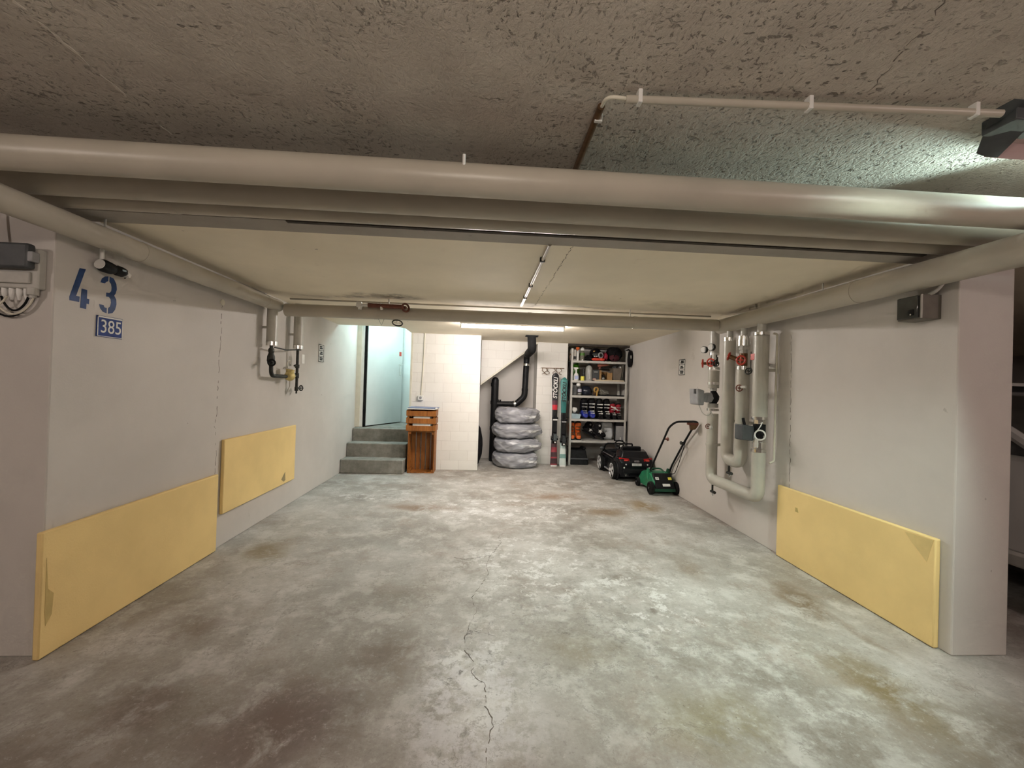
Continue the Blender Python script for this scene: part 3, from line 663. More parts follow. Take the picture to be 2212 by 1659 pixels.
build(MB().torus(M4((4.268,1.173)), (.5,.9,0), .026, .005).cyl((xa-.024,4.268,1.173),(xa+.024,4.268,1.173),.004,8).cyl((xa,4.268,1.149),(xa,4.268,1.197),.004,8), 'drain_handwheel', IRON, t)
build(MB().tube([(xa+.02,3.69,1.53),(xa+.02,3.9,1.525),(xa+.02,4.1,1.545),(xa+.02,4.19,1.55)], .006, 8), 'bonding_strap', IRON, t)
for yy, zz in ((3.675,1.70),(4.17,1.70)): build(MB().box((LX(yy)+.002,yy-.01,zz-.01),(xa-.03,yy+.01,zz+.01)).cyl(M4((yy,zz-.008)), M4((yy,zz+.008)), .0435, 24), 'wall_bracket', SLEEVE, t)
build(MB().box((xa+.02,4.215,1.42),(xa+.023,4.275,1.51)), 'tag_card', WHITE, t)

# ================================================================== RISER PIPES ON THE RIGHT WALL
xr = 2.2
def R4(y, z): return (xr, y, z)
def band(y, z, r, h=.024): return MB().cyl(R4(y,z-h/2), R4(y,z+h/2), r, 24)
def wheel(c, ax, R=.034):
    c = V(c); ax = V(ax).normalized(); u = ax.cross(V((0,0,1))).normalized(); w = ax.cross(u)
    return MB().torus(c, ax, R, R*.2, 20, 8).cyl(c-u*R, c+u*R, R*.1, 8).cyl(c-w*R, c+w*R, R*.1, 8).cyl(c-ax*.012, c+ax*.012, R*.28, 10)
# outer loop: first and last riser with the low cross pipe
t = thing('heating_riser', 'outer riser pipe loop with grey pump head and low cross pipe', 'pipe loop', (xr,3.55,.36), group='riser pipe loops')
build(MB().tube(fillet([R4(3.89,1.05),R4(3.89,.42),R4(3.20,.42),R4(3.20,.79)], .075, 8), .051, 24), 'pipe_jacket', SLEEVE, t)
build(MB().cyl(R4(3.89,1.30), R4(3.89,1.47), .05, 24), 'pipe_sleeve', SLEEVE, t)
build(MB().cyl(R4(3.89,1.625), R4(3.89,1.86), .043, 20), 'pipe_stub', CLEAR, t)
build(MB().cyl(R4(3.20,1.06), R4(3.20,1.725), .056, 24), 'pipe_sleeve', SLEEVE, t)
build(MB().cyl(R4(3.20,1.74), R4(3.20,1.84), .034, 18), 'pipe_stub', CLEAR, t)
for y, z, r in ((3.89,1.63,.046),(3.89,1.49,.053),(3.89,1.345,.053),(3.89,1.09,.054),(3.20,1.74,.058),(3.20,1.06,.058),(3.20,.80,.055)): build(band(y,z,r), 'metal_band', SILVER, t)
build(MB().cyl(R4(3.89,1.515), R4(3.89,1.62), .026).cyl(R4(3.89,1.535), R4(3.89,1.60), .036, 8), 'valve_body', IRON, t)
build(MB().cyl((xr,3.89,1.54),(2.125,3.94,1.54),.014), 'valve_spindle', BROWNM, t)
build(wheel((2.115,3.945,1.54), (-.8,.5,.0), .036), 'red_handwheel', RED, t)
build(wheel((2.14,3.845,1.545), (-.8,-.5,0), .036), 'red_handwheel', RED, t)
build(wheel((2.16,3.79,1.53), (-.7,-.7,0), .026), 'grey_handwheel', IRON, t)
for y, z, x in ((3.945,1.675,2.14),(3.83,1.69,2.15)):
    g = build(MB().cyl((x,y,z),(x-.028,y-.01,z),.034,24), 'pressure_gauge', IRON, t)
    build(MB().cyl((x-.028,y-.01,z),(x-.030,y-.011,z),.029,24), 'gauge_face', PAPER, g)
build(MB().cyl((2.17,3.84,1.6),(2.17,3.84,1.64),.018).blob((2.165,3.83,1.585),(.02,.02,.02)), 'white_plug', WHITE, t)
for q in (MB().cyl(R4(3.89,1.27), R4(3.89,1.305), .033, 8), MB().cyl(R4(3.89,1.108), R4(3.89,1.15), .048, 16)): build(q, 'union_nut', LGREY, t)
build(MB().cyl(R4(3.89,1.12), R4(3.89,1.29), .026).tube([R4(3.89,1.145),R4(3.885,1.19),R4(3.88,1.22),R4(3.885,1.265)], [.03,.05,.05,.026], 16), 'pump_body', BLACK, t)
build(MB().cyl((2.19,3.88,1.205),(2.06,3.89,1.205),.042,20).cyl((2.17,3.88,1.205),(2.12,3.885,1.205),.048,20), 'pump_motor', MGREY, t)
build(MB().hexa([(2.005,3.80,1.135),(2.065,3.80,1.13),(2.065,3.97,1.13),(2.005,3.97,1.135),(1.995,3.80,1.29),(2.065,3.80,1.275),(2.065,3.97,1.275),(1.995,3.97,1.29)]), 'pump_head', MGREY, t, bevel=.012)
build(MB().box((1.993,3.83,1.24),(2.0,3.87,1.285)), 'pump_display', INK, t)
build(MB().tube(fillet([(2.03,3.84,1.135),(2.05,3.80,1.05),(2.10,3.78,1.03),(2.13,3.79,1.10),(2.15,3.84,1.08),(2.17,3.82,1.02)], .04), .004, 6), 'pump_cable', LGREY, t)
build(MB().cyl(R4(3.20,.90), R4(3.20,1.04), .03).cyl(R4(3.20,.925), R4(3.20,1.01), .046, 16), 'valve_body', BLACK, t)
for q in (MB().cyl(R4(3.20,1.015), R4(3.20,1.045), .042, 8), MB().cyl(R4(3.20,.865), R4(3.20,.90), .04, 8).cyl(R4(3.20,.82), R4(3.20,.868), .05, 16)): build(q, 'union_nut', SILVER, t)
build(MB().hexa([(2.055,3.19,.88),(2.055,3.30,.88),(2.15,3.30,.875),(2.15,3.19,.875),(2.055,3.19,1.005),(2.055,3.30,1.005),(2.15,3.30,.995),(2.15,3.19,.995)]), 'actuator_box', DGREY, t, bevel=.008)
build(MB().box((2.145,3.20,.89),(2.185,3.24,.98)), 'actuator_bracket', MGREY, t)
build(MB().tube([(2.11,3.25,1.0),(2.10,3.25,1.03),(2.095,3.25,1.055)], .011, 10), 'actuator_lever', BLACK, t)
build(MB().torus((2.16,3.13,.93),(-.8,-.6,.1),.038,.006).tube(fillet([(2.16,3.16,.965),(2.17,3.14,1.0),(2.19,3.15,1.03)], .02), .004, 6), 'cable_coil', WHITE, t)
build(MB().box((2.14,3.125,.83),(2.143,3.165,.90)), 'tag_card', WHITE, t)
build(MB().box((2.142,3.20,1.53),(2.145,3.245,1.58)), 'red_tag', RED, t)
build(MB().cyl((2.155,3.26,1.44),(2.155,3.26,1.60),.004,8), 'thermometer_stem', IRON, t)
build(wheel((2.14,3.265,1.44), (-.8,-.5,.3), .026), 'grey_handwheel', IRON, t)
build(wheel((2.13,3.845,.93), (-.8,-.5,.2), .022), 'red_handwheel', RUST, t)
build(MB().cyl((2.13,3.845,.93),(2.19,3.86,.93),.008).blob((2.13,3.79,.925),(.014,.02,.02)), 'valve_spindle', LGREY, t)
def drain(parent, y, z):
    b = build(MB().cyl(R4(y,z), R4(y,z-.06), .009).cyl((xr,y+.02,z-.065),(xr-.01,y-.06,z-.06),.013).blob((xr,y-.02,z-.065),(.016,.022,.014)), 'drain_cock', IRON, parent)
    build(MB().tube(fillet([(xr,y+.01,z-.07),(xr-.01,y-.02,z-.105),(xr-.01,y-.05,z-.07)], .02), .003, 6), 'drain_chain', STEEL, b)
drain(t, 3.86, .365)
for yy, zz in ((3.89,.75),(3.20,1.45)): build(MB().box((2.24,yy-.012,zz-.012),(RX(yy)-.002,yy+.012,zz+.012)).cyl(R4(yy,zz-.01), R4(yy,zz+.01), .0575, 24), 'wall_bracket', SLEEVE, t)
# inner loop
t = thing('heating_riser', 'inner riser pipe loop with bronze valve between the outer pipes', 'pipe loop', (xr,3.53,.60), group='riser pipe loops')
build(MB().tube(fillet([R4(3.64,1.74),R4(3.64,.655),R4(3.43,.655),R4(3.43,1.46)], .08, 8), .052, 24), 'pipe_jacket', SLEEVE, t)
for yy in (3.64, 3.43): build(MB().cyl(R4(yy,1.75), R4(yy,1.85), .027, 16), 'pipe_stub', CLEAR, t)
for y, z, r in ((3.64,1.745,.055),(3.43,1.475,.054),(3.43,1.735,.046)): build(band(y,z,r,.03), 'metal_band', SILVER, t)
build(MB().cyl(R4(3.43,1.665), R4(3.43,1.725), .05, 20), 'end_cap', SILVER, t)
build(MB().cyl(R4(3.43,1.60), R4(3.43,1.665), .034, 8).cyl(R4(3.43,1.63), R4(3.43,1.65), .042, 8), 'union_nut', LGREY, t)
build(MB().cyl(R4(3.43,1.485), R4(3.43,1.60), .032).cyl(R4(3.43,1.53),(2.13,3.51,1.575),.02).cyl(R4(3.43,1.53),(2.15,3.36,1.53),.016), 'bronze_valve', BROWNM, t)
build(wheel((2.12,3.515,1.58), (-.7,.6,.3), .032), 'red_handwheel', RED, t)
build(wheel((2.125,3.345,1.535), (-.8,-.5,0), .036), 'red_handwheel', RED, t)
build(wheel((2.135,3.375,1.30), (-.8,-.5,.0), .026), 'red_handwheel', RUST, t)
build(MB().cyl((2.14,3.38,1.30),(2.19,3.41,1.30),.009).cyl((2.14,3.35,1.31),(2.15,3.31,1.31),.012), 'valve_spindle', LGREY, t)
drain(t, 3.60, .60)
for yy, zz in ((3.64,1.0),(3.43,1.0)): build(MB().box((2.24,yy-.012,zz-.012),(RX(yy)-.002,yy+.012,zz+.012)).cyl(R4(yy,zz-.01), R4(yy,zz+.01), .0535, 24), 'wall_bracket', SLEEVE, t)

# junction box near the wall end
t = thing('junction_box', 'dark grey junction box with glassy cover under the long pipe', 'electrical box', (2.24,2.03,1.66))
build(MB().box((2.205,1.97,1.665),(RX(2.0),2.10,1.79)), 'case', DKBOX, t, bevel=.004)
build(MB().box((2.19,1.985,1.672),(2.206,2.09,1.785)), 'cover', GLASSD, t, bevel=.003)
build(MB().box((2.187,2.0,1.685),(2.191,2.03,1.715)), 'breaker_switch', BLACK, t)
build(MB().cyl((2.186,2.015,1.69),(2.191,2.015,1.69),.004,8), 'indicator_light', PAPER, t)
build(MB().box((2.20,1.972,1.668),(2.208,1.978,1.79)), 'cover_hinge', LGREY, t)
build(MB().tube(fillet([(2.25,1.98,1.79),(2.25,1.95,1.80),(2.27,1.93,1.84),(2.27,1.93,1.9)], .03), .009, 10), 'cable', LGREY, t)

# ================================================================== BACK OF THE BAY
# two slatted crates: lower one on end with its open side to us, upper one on its side
t = thing('wooden_crate', 'brown slatted crate standing on end on the floor beside the steps', 'crate', (-.905,5.90,0), group='stacked wooden crates')
x0, x1, y0, y1, h = -1.088, -.716, 5.86, 6.105, .585
for x in (x0, x1-.012):
    for k in range(3):
        ya = y0+.004+k*.082
        build(MB().box((x,ya,.0),(x+.012,ya+.072,h)), 'side_slat', CRATE, t, bevel=.002)
for k in range(5):
    xa_ = x0+.014+k*.0705
    build(MB().box((xa_,y1-.012,.01),(xa_+.056,y1,h-.01)), 'rear_slat', CRATE, t, bevel=.002)
build(MB().box((x0+.012,y0,.0),(x1-.012,y1-.012,.012)), 'end_board', CRATE, t, bevel=.002)
build(MB().box((x0+.012,y0,h-.012),(x1-.012,y1-.012,h)), 'end_board', CRATE, t, bevel=.002)
for zz in (.012, h-.04):
    for x in (x0+.012, x1-.04): build(MB().prism([(x,y0+.01,zz),(x+.028,y0+.01,zz),(x+.028,y0+.01,zz+.028),(x,y0+.01,zz+.028)], (0,.215,0)), 'corner_block', CRATE, t)
t = thing('wooden_crate', 'brown slatted crate lying on top of the standing crate, paper showing through its slots', 'crate', (-.915,5.90,.587), group='stacked wooden crates')
x0, x1, z0 = -1.118, -.705, .588
for k in range(3):
    za = z0+.004+k*.104
    build(MB().box((x0,5.845,za),(x1,5.857,za+.074)), 'front_slat', CRATE, t, bevel=.002)
    build(MB().box((x0,6.095,za),(x1,6.107,za+.083)), 'rear_slat', CRATE, t, bevel=.002)
    for x in (x0, x1-.012): build(MB().box((x,5.858,za),(x+.012,6.094,za+.083)), 'side_slat', CRATE, t, bevel=.002)
for x in (x0+.013, x1-.04):
    for y in (5.858, 6.067): build(MB().box((x,y,z0),(x+.027,y+.027,z0+.30)), 'corner_post', CRATE, t)
build(MB().box((x0+.012,5.858,z0),(x1-.012,6.094,z0+.010)), 'base_board', CRATE, t)
b = MB().box((-1.03,5.862,z0+.012),(-.78,6.06,z0+.12)).box((-1.02,5.864,z0+.12),(-.79,6.06,z0+.205)).box((-1.0,5.866,z0+.205),(-.80,6.05,z0+.225))
solo(b, 'paper_stack', PAPER, 'white papers packed inside the upper wooden crate', 'papers', bevel=.004)
t = thing('padded_lid', 'flat blue grey padded board with white rim resting on the upper crate', 'lid', (-.905,5.96,.893))
build(MB().box((-1.108,5.83,.894),(-.70,6.11,.908)), 'rim', PAPER, t, bevel=.004)
build(MB().box((-1.10,5.838,.908),(-.69,6.115,.922)), 'pad', BLUELID, t, bevel=.006)
build(MB().box((-.715,5.82,.900),(-.69,5.86,.925)), 'corner_tab', WHITE, t, bevel=.003)

t = thing('power_socket', 'white wall socket with thin conduit on the block wall above the crates', 'socket', (-.962,6.13,1.01))
build(MB().box((-1.005,6.085,1.015),(-.93,6.13,1.085)), 'cover', WHITE, t, bevel=.006)
build(MB().cyl((-.968,6.083,1.05),(-.968,6.087,1.05),.02,16), 'outlet', MGREY, t)
build(MB().tube([(-.962,6.118,1.085),(-.945,6.118,1.5),(-.935,6.118,2.0)], .008, 8), 'conduit', CREAM, t)

solo(MB().blob((-.20,6.52,.335), (.15,.22,.335), .12, 2.2, 4, 28, 18, 2.6), 'storage_bag', NYLON, 'tall black bag bulging out behind the end of the block wall', 'bag')

# black drain pipe loop in the niche
t = thing('drain_pipe', 'black plastic drain pipe dropping from the ceiling and joining a floor stack', 'drain pipe', (.40,6.95,0))
build(MB().tube([(.125,6.95,0),(.132,6.95,1.30),(.135,6.95,1.36),(.135,6.95,1.39),(.135,6.95,1.41)], [.062,.062,.060,.045,.015], 22), 'stack', BLACK, t)
for z in (.98, .55, 1.28): build(MB().cyl((.128,6.95,z-.03),(.128,6.95,z+.03),.067,22), 'stack_socket', BLACK, t)
build(MB().cyl((.13,6.95,.955),(.47,6.95,.965),.046,20).cyl((.17,6.95,.957),(.24,6.95,.958),.054,20), 'branch', BLACK, t)
build(MB().tube(fillet([(.44,6.95,.965),(.50,6.95,.967),(.63,6.95,1.09),(.638,6.95,1.19)], .05, 5), .052, 20), 'bend', BLACK, t)
build(MB().tube(fillet([(.636,6.95,1.15),(.655,6.95,1.80),(.63,5.92,1.80),(.618,5.92,2.0)], .10, 8), .050, 20), 'riser', BLACK, t)
build(MB().tube(fillet([(.652,6.70,1.80),(.63,5.92,1.80),(.618,5.92,2.0)], .11, 8), .062, 22), 'offset_bend', BLACKM, t)
build(MB().cyl((.637,6.95,1.19),(.638,6.95,1.23),.056,20), 'socket_ring', BLACK, t)
build(MB().cyl((.652,6.95,1.615),(.653,6.95,1.65),.056,20).cyl((.652,6.95,1.632),(.72,6.97,1.632),.008), 'pipe_clamp', SILVER, t)
build(MB().cyl((.455,6.95,.965),(.49,6.95,.966),.053,20), 'pipe_clamp', SILVER, t)
for xx in (.20, .23): build(MB().cyl((xx,6.93,1.0),(xx,6.93,1.03),.012), 'clamp_bolt', BLACK, t)
build(MB().box((.53,5.86,1.985),(.71,5.98,2.0)), 'ceiling_collar', BLACKM, t)

# stacked bagged tyres: the film of each bag sags onto the one below, so neighbours share a wavy seam
SEAM = lambda lv, a: 0. if lv == 0 else .034*noise.noise(V((1.6*math.cos(a)+lv*5.3, 1.6*math.sin(a), lv*2.7))) + .016*noise.noise(V((5*math.cos(a), 5*math.sin(a)+lv*3.1, lv)))
def bagged(cx, cy, z0, h, R, lv, label, tail):
    t = thing('bagged_tyre', label, 'tyre', (cx,cy,z0), group='film wrapped tyres in the stack')
    r1, r0, hh, zc = R*.91, R*.56, h*.36, z0+h/2
    prof = [(r0,-hh*.75),(r0+.03,-hh),(r1-.05,-hh),(r1-.01,-hh*.75),(r1,-hh*.3),(r1,hh*.3),(r1-.01,hh*.75),(r1-.05,hh),(r0+.03,hh),(r0,hh*.75)]
    mb = MB()
    mb.loft([[(cx+r*math.cos(2*PI*k/40), cy+r*math.sin(2*PI*k/40), zc+z) for r, z in prof] for k in range(40)], caps=False, closed=True)
    build(mb, 'tyre', TYREM, t)
    mb = MB(); rings = []; nv, nu = 44, 128
    R_ = random.Random(lv*11); ph = [R_.uniform(0,6.28) for _ in range(6)]
    for i in range(nv+1):
        q_ = -1 + 2*i/nv; th = q_*PI/2; ring = []
        pr = max(.0005, math.cos(th)**.17 if math.cos(th) > 0 else .0005); pz = math.copysign(abs(math.sin(th)), math.sin(th))
        for j in range(nu):
            a = 2*PI*j/nu; d = V((math.cos(a), math.sin(a), q_*.8)); q = d*2.0 + V((lv*9.7, 0, lv*2.1))
            f1 = 1-abs(math.sin(2.6*a + 2.4*q_ + ph[0] + 1.6*noise.noise(q)))
            f2 = 1-abs(math.sin(4.3*a - 3.2*q_ + ph[1] + 1.8*noise.noise(q*1.2)))
            k = 1 + .026*f1**3 + .022*f2**3 + .075*noise.noise(q*1.1) + .018*noise.noise(q*2.3)
            g = math.exp(-((a-tail+PI)%(2*PI)-PI)**2/.06)
            rr = R*pr*k + .05*g*pr*(1-q_*q_)*(1+.7*noise.noise(q*4))
            lo = z0 + SEAM(lv-1, a)*min(1, pr*rr/R) ; hi = z0 + h + SEAM(lv, a)*min(1, pr*rr/R) - (.006 if lv < 4 else 0)
            ring.append((cx+rr*math.cos(a), cy+rr*math.sin(a), lo + (hi-lo)*(pz+1)/2))
        rings.append(ring)
    mb.loft(rings)
    build(mb, 'plastic_bag', FILM, t, ang=180)
    return t
bagged(.47,6.575,.002,.238,.35,1,'lowest tyre of the stack in grey plastic film, resting on the floor', -.65)
bagged(.485,6.575,.240,.225,.355,2,'second lowest tyre of the film wrapped stack, creased across its front', -.35)
bagged(.465,6.57,.465,.222,.362,3,'film wrapped tyre just under the topmost one, wider than the rest', -.2)
bagged(.475,6.575,.687,.235,.335,4,'topmost tyre of the film wrapped stack, level with the drain branch', .1)

# coat hooks over the skis
t = thing('hook_rail', 'thin metal hook rail on the block pier above the skis', 'hook rail', (1.06,6.75,1.50))
build(MB().box((.865,6.738,1.574),(1.262,6.75,1.586)), 'rail_bar', BROWNM, t)
for k, x in enumerate((.905,.95,.99,1.085,1.135,1.19)):
    s = 1 if k % 2 else -1
    build(MB().tube(fillet([(x,6.735,1.578),(x+.012*s,6.70,1.565),(x+.02*s,6.69,1.53),(x-.015*s,6.70,1.515),(x-.02*s,6.70,1.49),(x+.02*s,6.68,1.475)], .012, 4), .0045, 8), 'hook', BROWNM, t)
build(MB().cyl((.868,6.732,1.58),(.868,6.74,1.58),.012,12), 'screw_cap', PAPER, t)

# two pairs of skis leaning on the pier
def ski_pair(name, label, x, L, top_mat, base_mat, bind, ltr, letter_m, ltr_z, tail_m, small_m, rx):
    t = thing(name, label, 'skis', (x,6.545,.0), group='skis leaning on the block pier', world=False)
    t.rotation_euler = (math.radians(-3.0), math.radians(rx), 0)
    def ski(yoff, thick, sgn):
        mb = MB(); rings = []; n = 44
        for i in range(n+1):
            z = L*i/n; s = i/n
            w = .038 + .021*abs(2*s-1)**1.6*(1.08 if s > .5 else .86)
            if s > .94: w *= math.sqrt(max(0.02, 1-((s-.94)/.06)**2.2))
            if s < .02: w *= .86
            tip = sgn*.03*max(0, (s-.945)/.055)**2 ; cam = -sgn*.006*math.sin(PI*s)
            y = yoff + (-abs(tip) if sgn < 0 else abs(tip)) * 1.0 + cam
            rings.append([(-w,y-thick/2,z),(-w*.82,y-thick,z),(w*.82,y-thick,z),(w,y-thick/2,z),(w,y,z),(-w,y,z)])
        return mb.loft(rings)
    a = build(ski(0, .014, -1), 'ski', top_mat, t, ang=60)
    b = build(ski(.022, .014, 1), 'ski', base_mat, t, ang=60)
    # bindings on the top face
    za, zb = bind
    build(MB().box((-.036,-.034,zb-.40),(.036,-.013,zb-.16)), 'binding_plate', BLACK, t, bevel=.006)
    toe = build(MB().hexa([(-.032,-.065,zb-.16),(.032,-.065,zb-.16),(.032,-.013,zb-.16),(-.032,-.013,zb-.16),(-.022,-.035,zb-.01),(.022,-.035,zb-.01),(.022,-.013,zb-.01),(-.022,-.013,zb-.01)]).box((-.05,-.055,zb-.15),(.05,-.03,zb-.115)), 'toe_piece', BLACKG, t, bevel=.006)
    build(MB().box((-.036,-.068,zb-.165),(.036,-.05,zb-.145)), 'brake_pad', small_m, t, bevel=.003)
    heel = build(MB().hexa([(-.03,-.09,za+.05),(.03,-.09,za+.05),(.03,-.013,za),(-.03,-.013,za),(-.026,-.075,za+.17),(.026,-.075,za+.17),(.032,-.013,za+.20),(-.032,-.013,za+.20)]).box((-.06,-.03,za+.06),(.06,-.015,za+.09)).cyl((-.055,-.02,za+.06),(-.055,-.02,za+.13),.005).cyl((.055,-.02,za+.06),(.055,-.02,za+.13),.005), 'heel_piece', BLACKG, t, bevel=.006)
    build(MB().cyl((0,-.092,za+.03),(0,-.078,za+.03),.012,12), 'release_dial', PAPER, t)
    build(MB().box((-.03,-.016,.002),(.03,-.002,.014)), 'tail_protector', WHITE, t, bevel=.003)
    text('STÖCKLI', ltr, frame((.003,-.0165-.004,ltr_z), (.03,0,1), (-1,0,.03)), letter_m, 'lettering', t, .001, sx=.95, bold=.0022, shear=.22)
    return t
SKIA = mat_bands('black and red ski top', [(0,(.78,.77,.75)),(.012,(.25,.04,.05)),(.03,(.06,.03,.035)),(.085,(.30,.04,.055)),(.10,(.07,.035,.04)),(.15,(.28,.04,.055)),(.20,(.10,.05,.055)),(.24,(.02,.02,.022)),(.60,(.60,.03,.05)),(.655,(.10,.04,.06)),(.70,(.022,.022,.026))], zmax=1.5)
SKIB = mat_bands('teal and white ski top', [(0,(.78,.78,.76)),(.012,(.62,.70,.67)),(.09,(.22,.38,.35)),(.14,(.66,.73,.70)),(.20,(.45,.56,.54)),(.26,(.02,.02,.022)),(.60,(.03,.17,.165)),(.74,(.10,.30,.285)),(.97,(.04,.20,.19))], zmax=1.43)
ski_pair('ski_pair', 'pair of black and red skis with white lettering leaning on the block pier', 1.10, 1.50, SKIA, BLACKG, (.36,.90), .090, PAPER, 1.255, WHITE, PAPER, 0.)
ski_pair('ski_pair', 'pair of teal and white skis with dark lettering leaning beside the metal shelf', 1.243, 1.43, SKIB, TEALM, (.33,.87), .084, INK, 1.19, WHITE, MGREY, 0.)

# ================================================================== METAL SHELF IN THE NICHE
t = thing('metal_shelf', 'pale grey steel shelving unit filling the niche behind the toy car', 'shelf', (1.83,6.95,0))
sx0, sx1, sy0, sy1 = 1.362, 2.318, 6.71, 7.12
for x, y, dx, dy in ((sx0,sy0,1,1),(sx1,sy0,-1,1),(sx0,sy1,1,-1),(sx1,sy1,-1,-1)):
    xs_, ys_ = sorted((x, x+dx*.038)), sorted((y, y+dy*.004)); xt, yt = sorted((x, x+dx*.004)), sorted((y, y+dy*.036))
    build(MB().box((xs_[0],ys_[0],0),(xs_[1],ys_[1],1.915)).box((xt[0],yt[0],0),(xt[1],yt[1],1.915)), 'post', GALV, t)
LV = [1.72, 1.392, 1.145, .758, .404]
for z in LV:
    build(MB().box((sx0+.005,sy0+.005,z-.004),(sx1-.005,sy1-.005,z)).box((sx0+.038,sy0+.003,z-.036),(sx1-.038,sy0+.008,z)).box((sx0+.038,sy1-.008,z-.036),(sx1-.038,sy1-.003,z)), 'shelf_board', GALV, t)
def bottle(name, x, y, z, prof, m, label, cat='bottle', parts=(), sq=1., group=None):
    b = thing(name, label, cat, (x,y,z), world=False, group=group)
    o = build(MB().lathe(prof, Matrix.Diagonal((1,sq,1,1)), 20), 'body', m, b)
    for nm, mb, mm in parts: build(mb, nm, mm, b, bevel=.002)
    return b
# --- top shelf
z = LV[0]+.001
t = thing('canister', 'pale grey square canister standing at the end of the top shelf', 'canister', (1.418,6.80,z), world=False)
build(MB().box((-.045,-.045,0),(.045,.06,.185)), 'body', LGREY, t, bevel=.012)
build(MB().box((-.03,-.047,.02),(.04,-.044,.07)), 'label_patch', INK, t); build(MB().cyl((0,0,.185),(0,0,.20),.018), 'cap', MGREY, t)
bottle('spray_bottle', 1.492, 6.81, z, [(.024,0),(.027,.01),(.025,.10),(.020,.17),(.012,.185)], WHITE, 'slim white bottle with orange trigger head on the top shelf', parts=(('trigger_head', MB().box((-.03,-.03,.185),(.022,.015,.225)).box((-.018,-.045,.165),(-.008,-.025,.20)).cyl((0,0,.17),(0,0,.19),.014), ORANGE),))
bottle('cleaner_bottle', 1.572, 6.81, z, [(.034,0),(.037,.01),(.037,.13),(.028,.165),(.016,.18)], OLIVE, 'olive green labelled bottle with white cap on the top shelf', parts=(('cap', MB().lathe([(.020,.17),(.034,.185),(.03,.205),(.018,.222)], None, 16), WHITE),('label_band', MB().cyl((0,0,.09),(0,0,.13),.0385,20), JUG),('foot_spout', MB().blob((-.005,-.04,.012),(.014,.012,.012)), WHITE)))
t = thing('work_gloves', 'flat black gloves beside the olive labelled bottle', 'gloves', (1.678,6.82,z), world=False)
build(MB().blob((0,0,.042),(.075,.07,.032),.2,4,3).blob((.02,.02,.075),(.045,.06,.03),.2,4,8), 'glove_body', NYLON, t)
t = thing('motor_helmet', 'black helmet with painted white glints between the black gloves and crimson bag', 'helmet', (1.822,6.93,z), world=False)
build(MB().blob((0,0,.13),(.10,.12,.11),.05,2,3,24,16), 'shell', BLACKG, t); build(MB().blob((0,-.07,.12),(.075,.06,.045),0,1,1), 'visor', GLASSD, t)
build(MB().box((-.05,-.117,.075),(-.03,-.105,.095)).box((-.02,-.122,.08),(.01,-.11,.095)), 'vent_or_glint', PAPER, t); build(MB().box((-.06,-.10,.16),(-.02,-.085,.18)), 'vent_or_glint', TAN, t)  # white boxes are painted highlights on the shell
build(MB().blob((0,.01,.05),(.085,.10,.05)), 'base_trim', BLACK, t)
t = thing('tape_roll', 'grey ring standing upright against the black helmet', 'tape roll', (1.865,6.74,z+.05), world=False)
build(MB().torus((0,0,.05),(.35,-1,0),.040,.012,28,8), 'ring', MGREY, t); build(MB().cyl((-.003,.01,.05),(.003,-.01,.05),.028,20), 'core', IRON, t)
solo(MB().blob((1.80,6.752,z+.032),(.085,.028,.026),.15,4,5).blob((1.89,6.755,z+.032),(.05,.028,.025),.15,4,6), 'swim_float', SCARLET, 'scarlet red padded bundle at the front of the top shelf', 'bundle')
solo(MB().blob((1.965,6.85,z+.083),(.046,.09,.07),.2,3,7), 'sports_bag', CRIMSON, 'crimson cloth bag in the middle of the top shelf', 'bag')
t = thing('backpack', 'large dark maroon and black backpack filling the end of the top shelf', 'backpack', (2.14,6.92,z), world=False)
build(MB().blob((0,0,.135),(.125,.14,.118),.16,2.6,9,28,18,2.6), 'pack_body', NYLON, t); build(MB().blob((-.02,-.11,.07),(.085,.05,.06),.15,3,4), 'front_pocket', plain('maroon nylon',(.07,.008,.014),.8), t)
build(MB().tube([(-.06,-.10,.19),(-.03,-.15,.13),(-.05,-.14,.03)], .012, 8), 'strap', NYLON, t)
t = thing('hanging_bag', 'black shoulder bag hanging outside the shelf post by the plaster wall', 'bag', (2.338,6.628,1.64), world=False)
build(MB().blob((-.012,0,.13),(.036,.06,.135),.15,3,3,20,14,2.6), 'bag_body', NYLON, t); build(MB().box((-.03,-.062,.13),(-.008,-.05,.18)), 'buckle', GREYB, t); build(MB().tube([(-.012,0,.25),(-.03,.04,.285),(-.05,.10,.27)], .012, 8), 'strap', NYLON, t)
t = thing('umbrella', 'dark folded umbrella hanging along the outer edge of the shelf post beside the teal skis', 'umbrella', (1.338,6.70,1.0), world=False)
build(MB().tube([(0,0,.05),(.002,0,.25),(.004,0,.55),(.004,0,.72)], [.006,.016,.014,.006], 10), 'folded_canopy', NYLON, t); build(MB().tube(fillet([(.004,0,.72),(.004,0,.80),(.004,-.03,.83),(.004,-.05,.80)], .02), .005, 8), 'hook_handle', BROWNM, t); build(MB().cyl((0,0,0),(0,0,.06),.003,8), 'tip', STEEL, t)
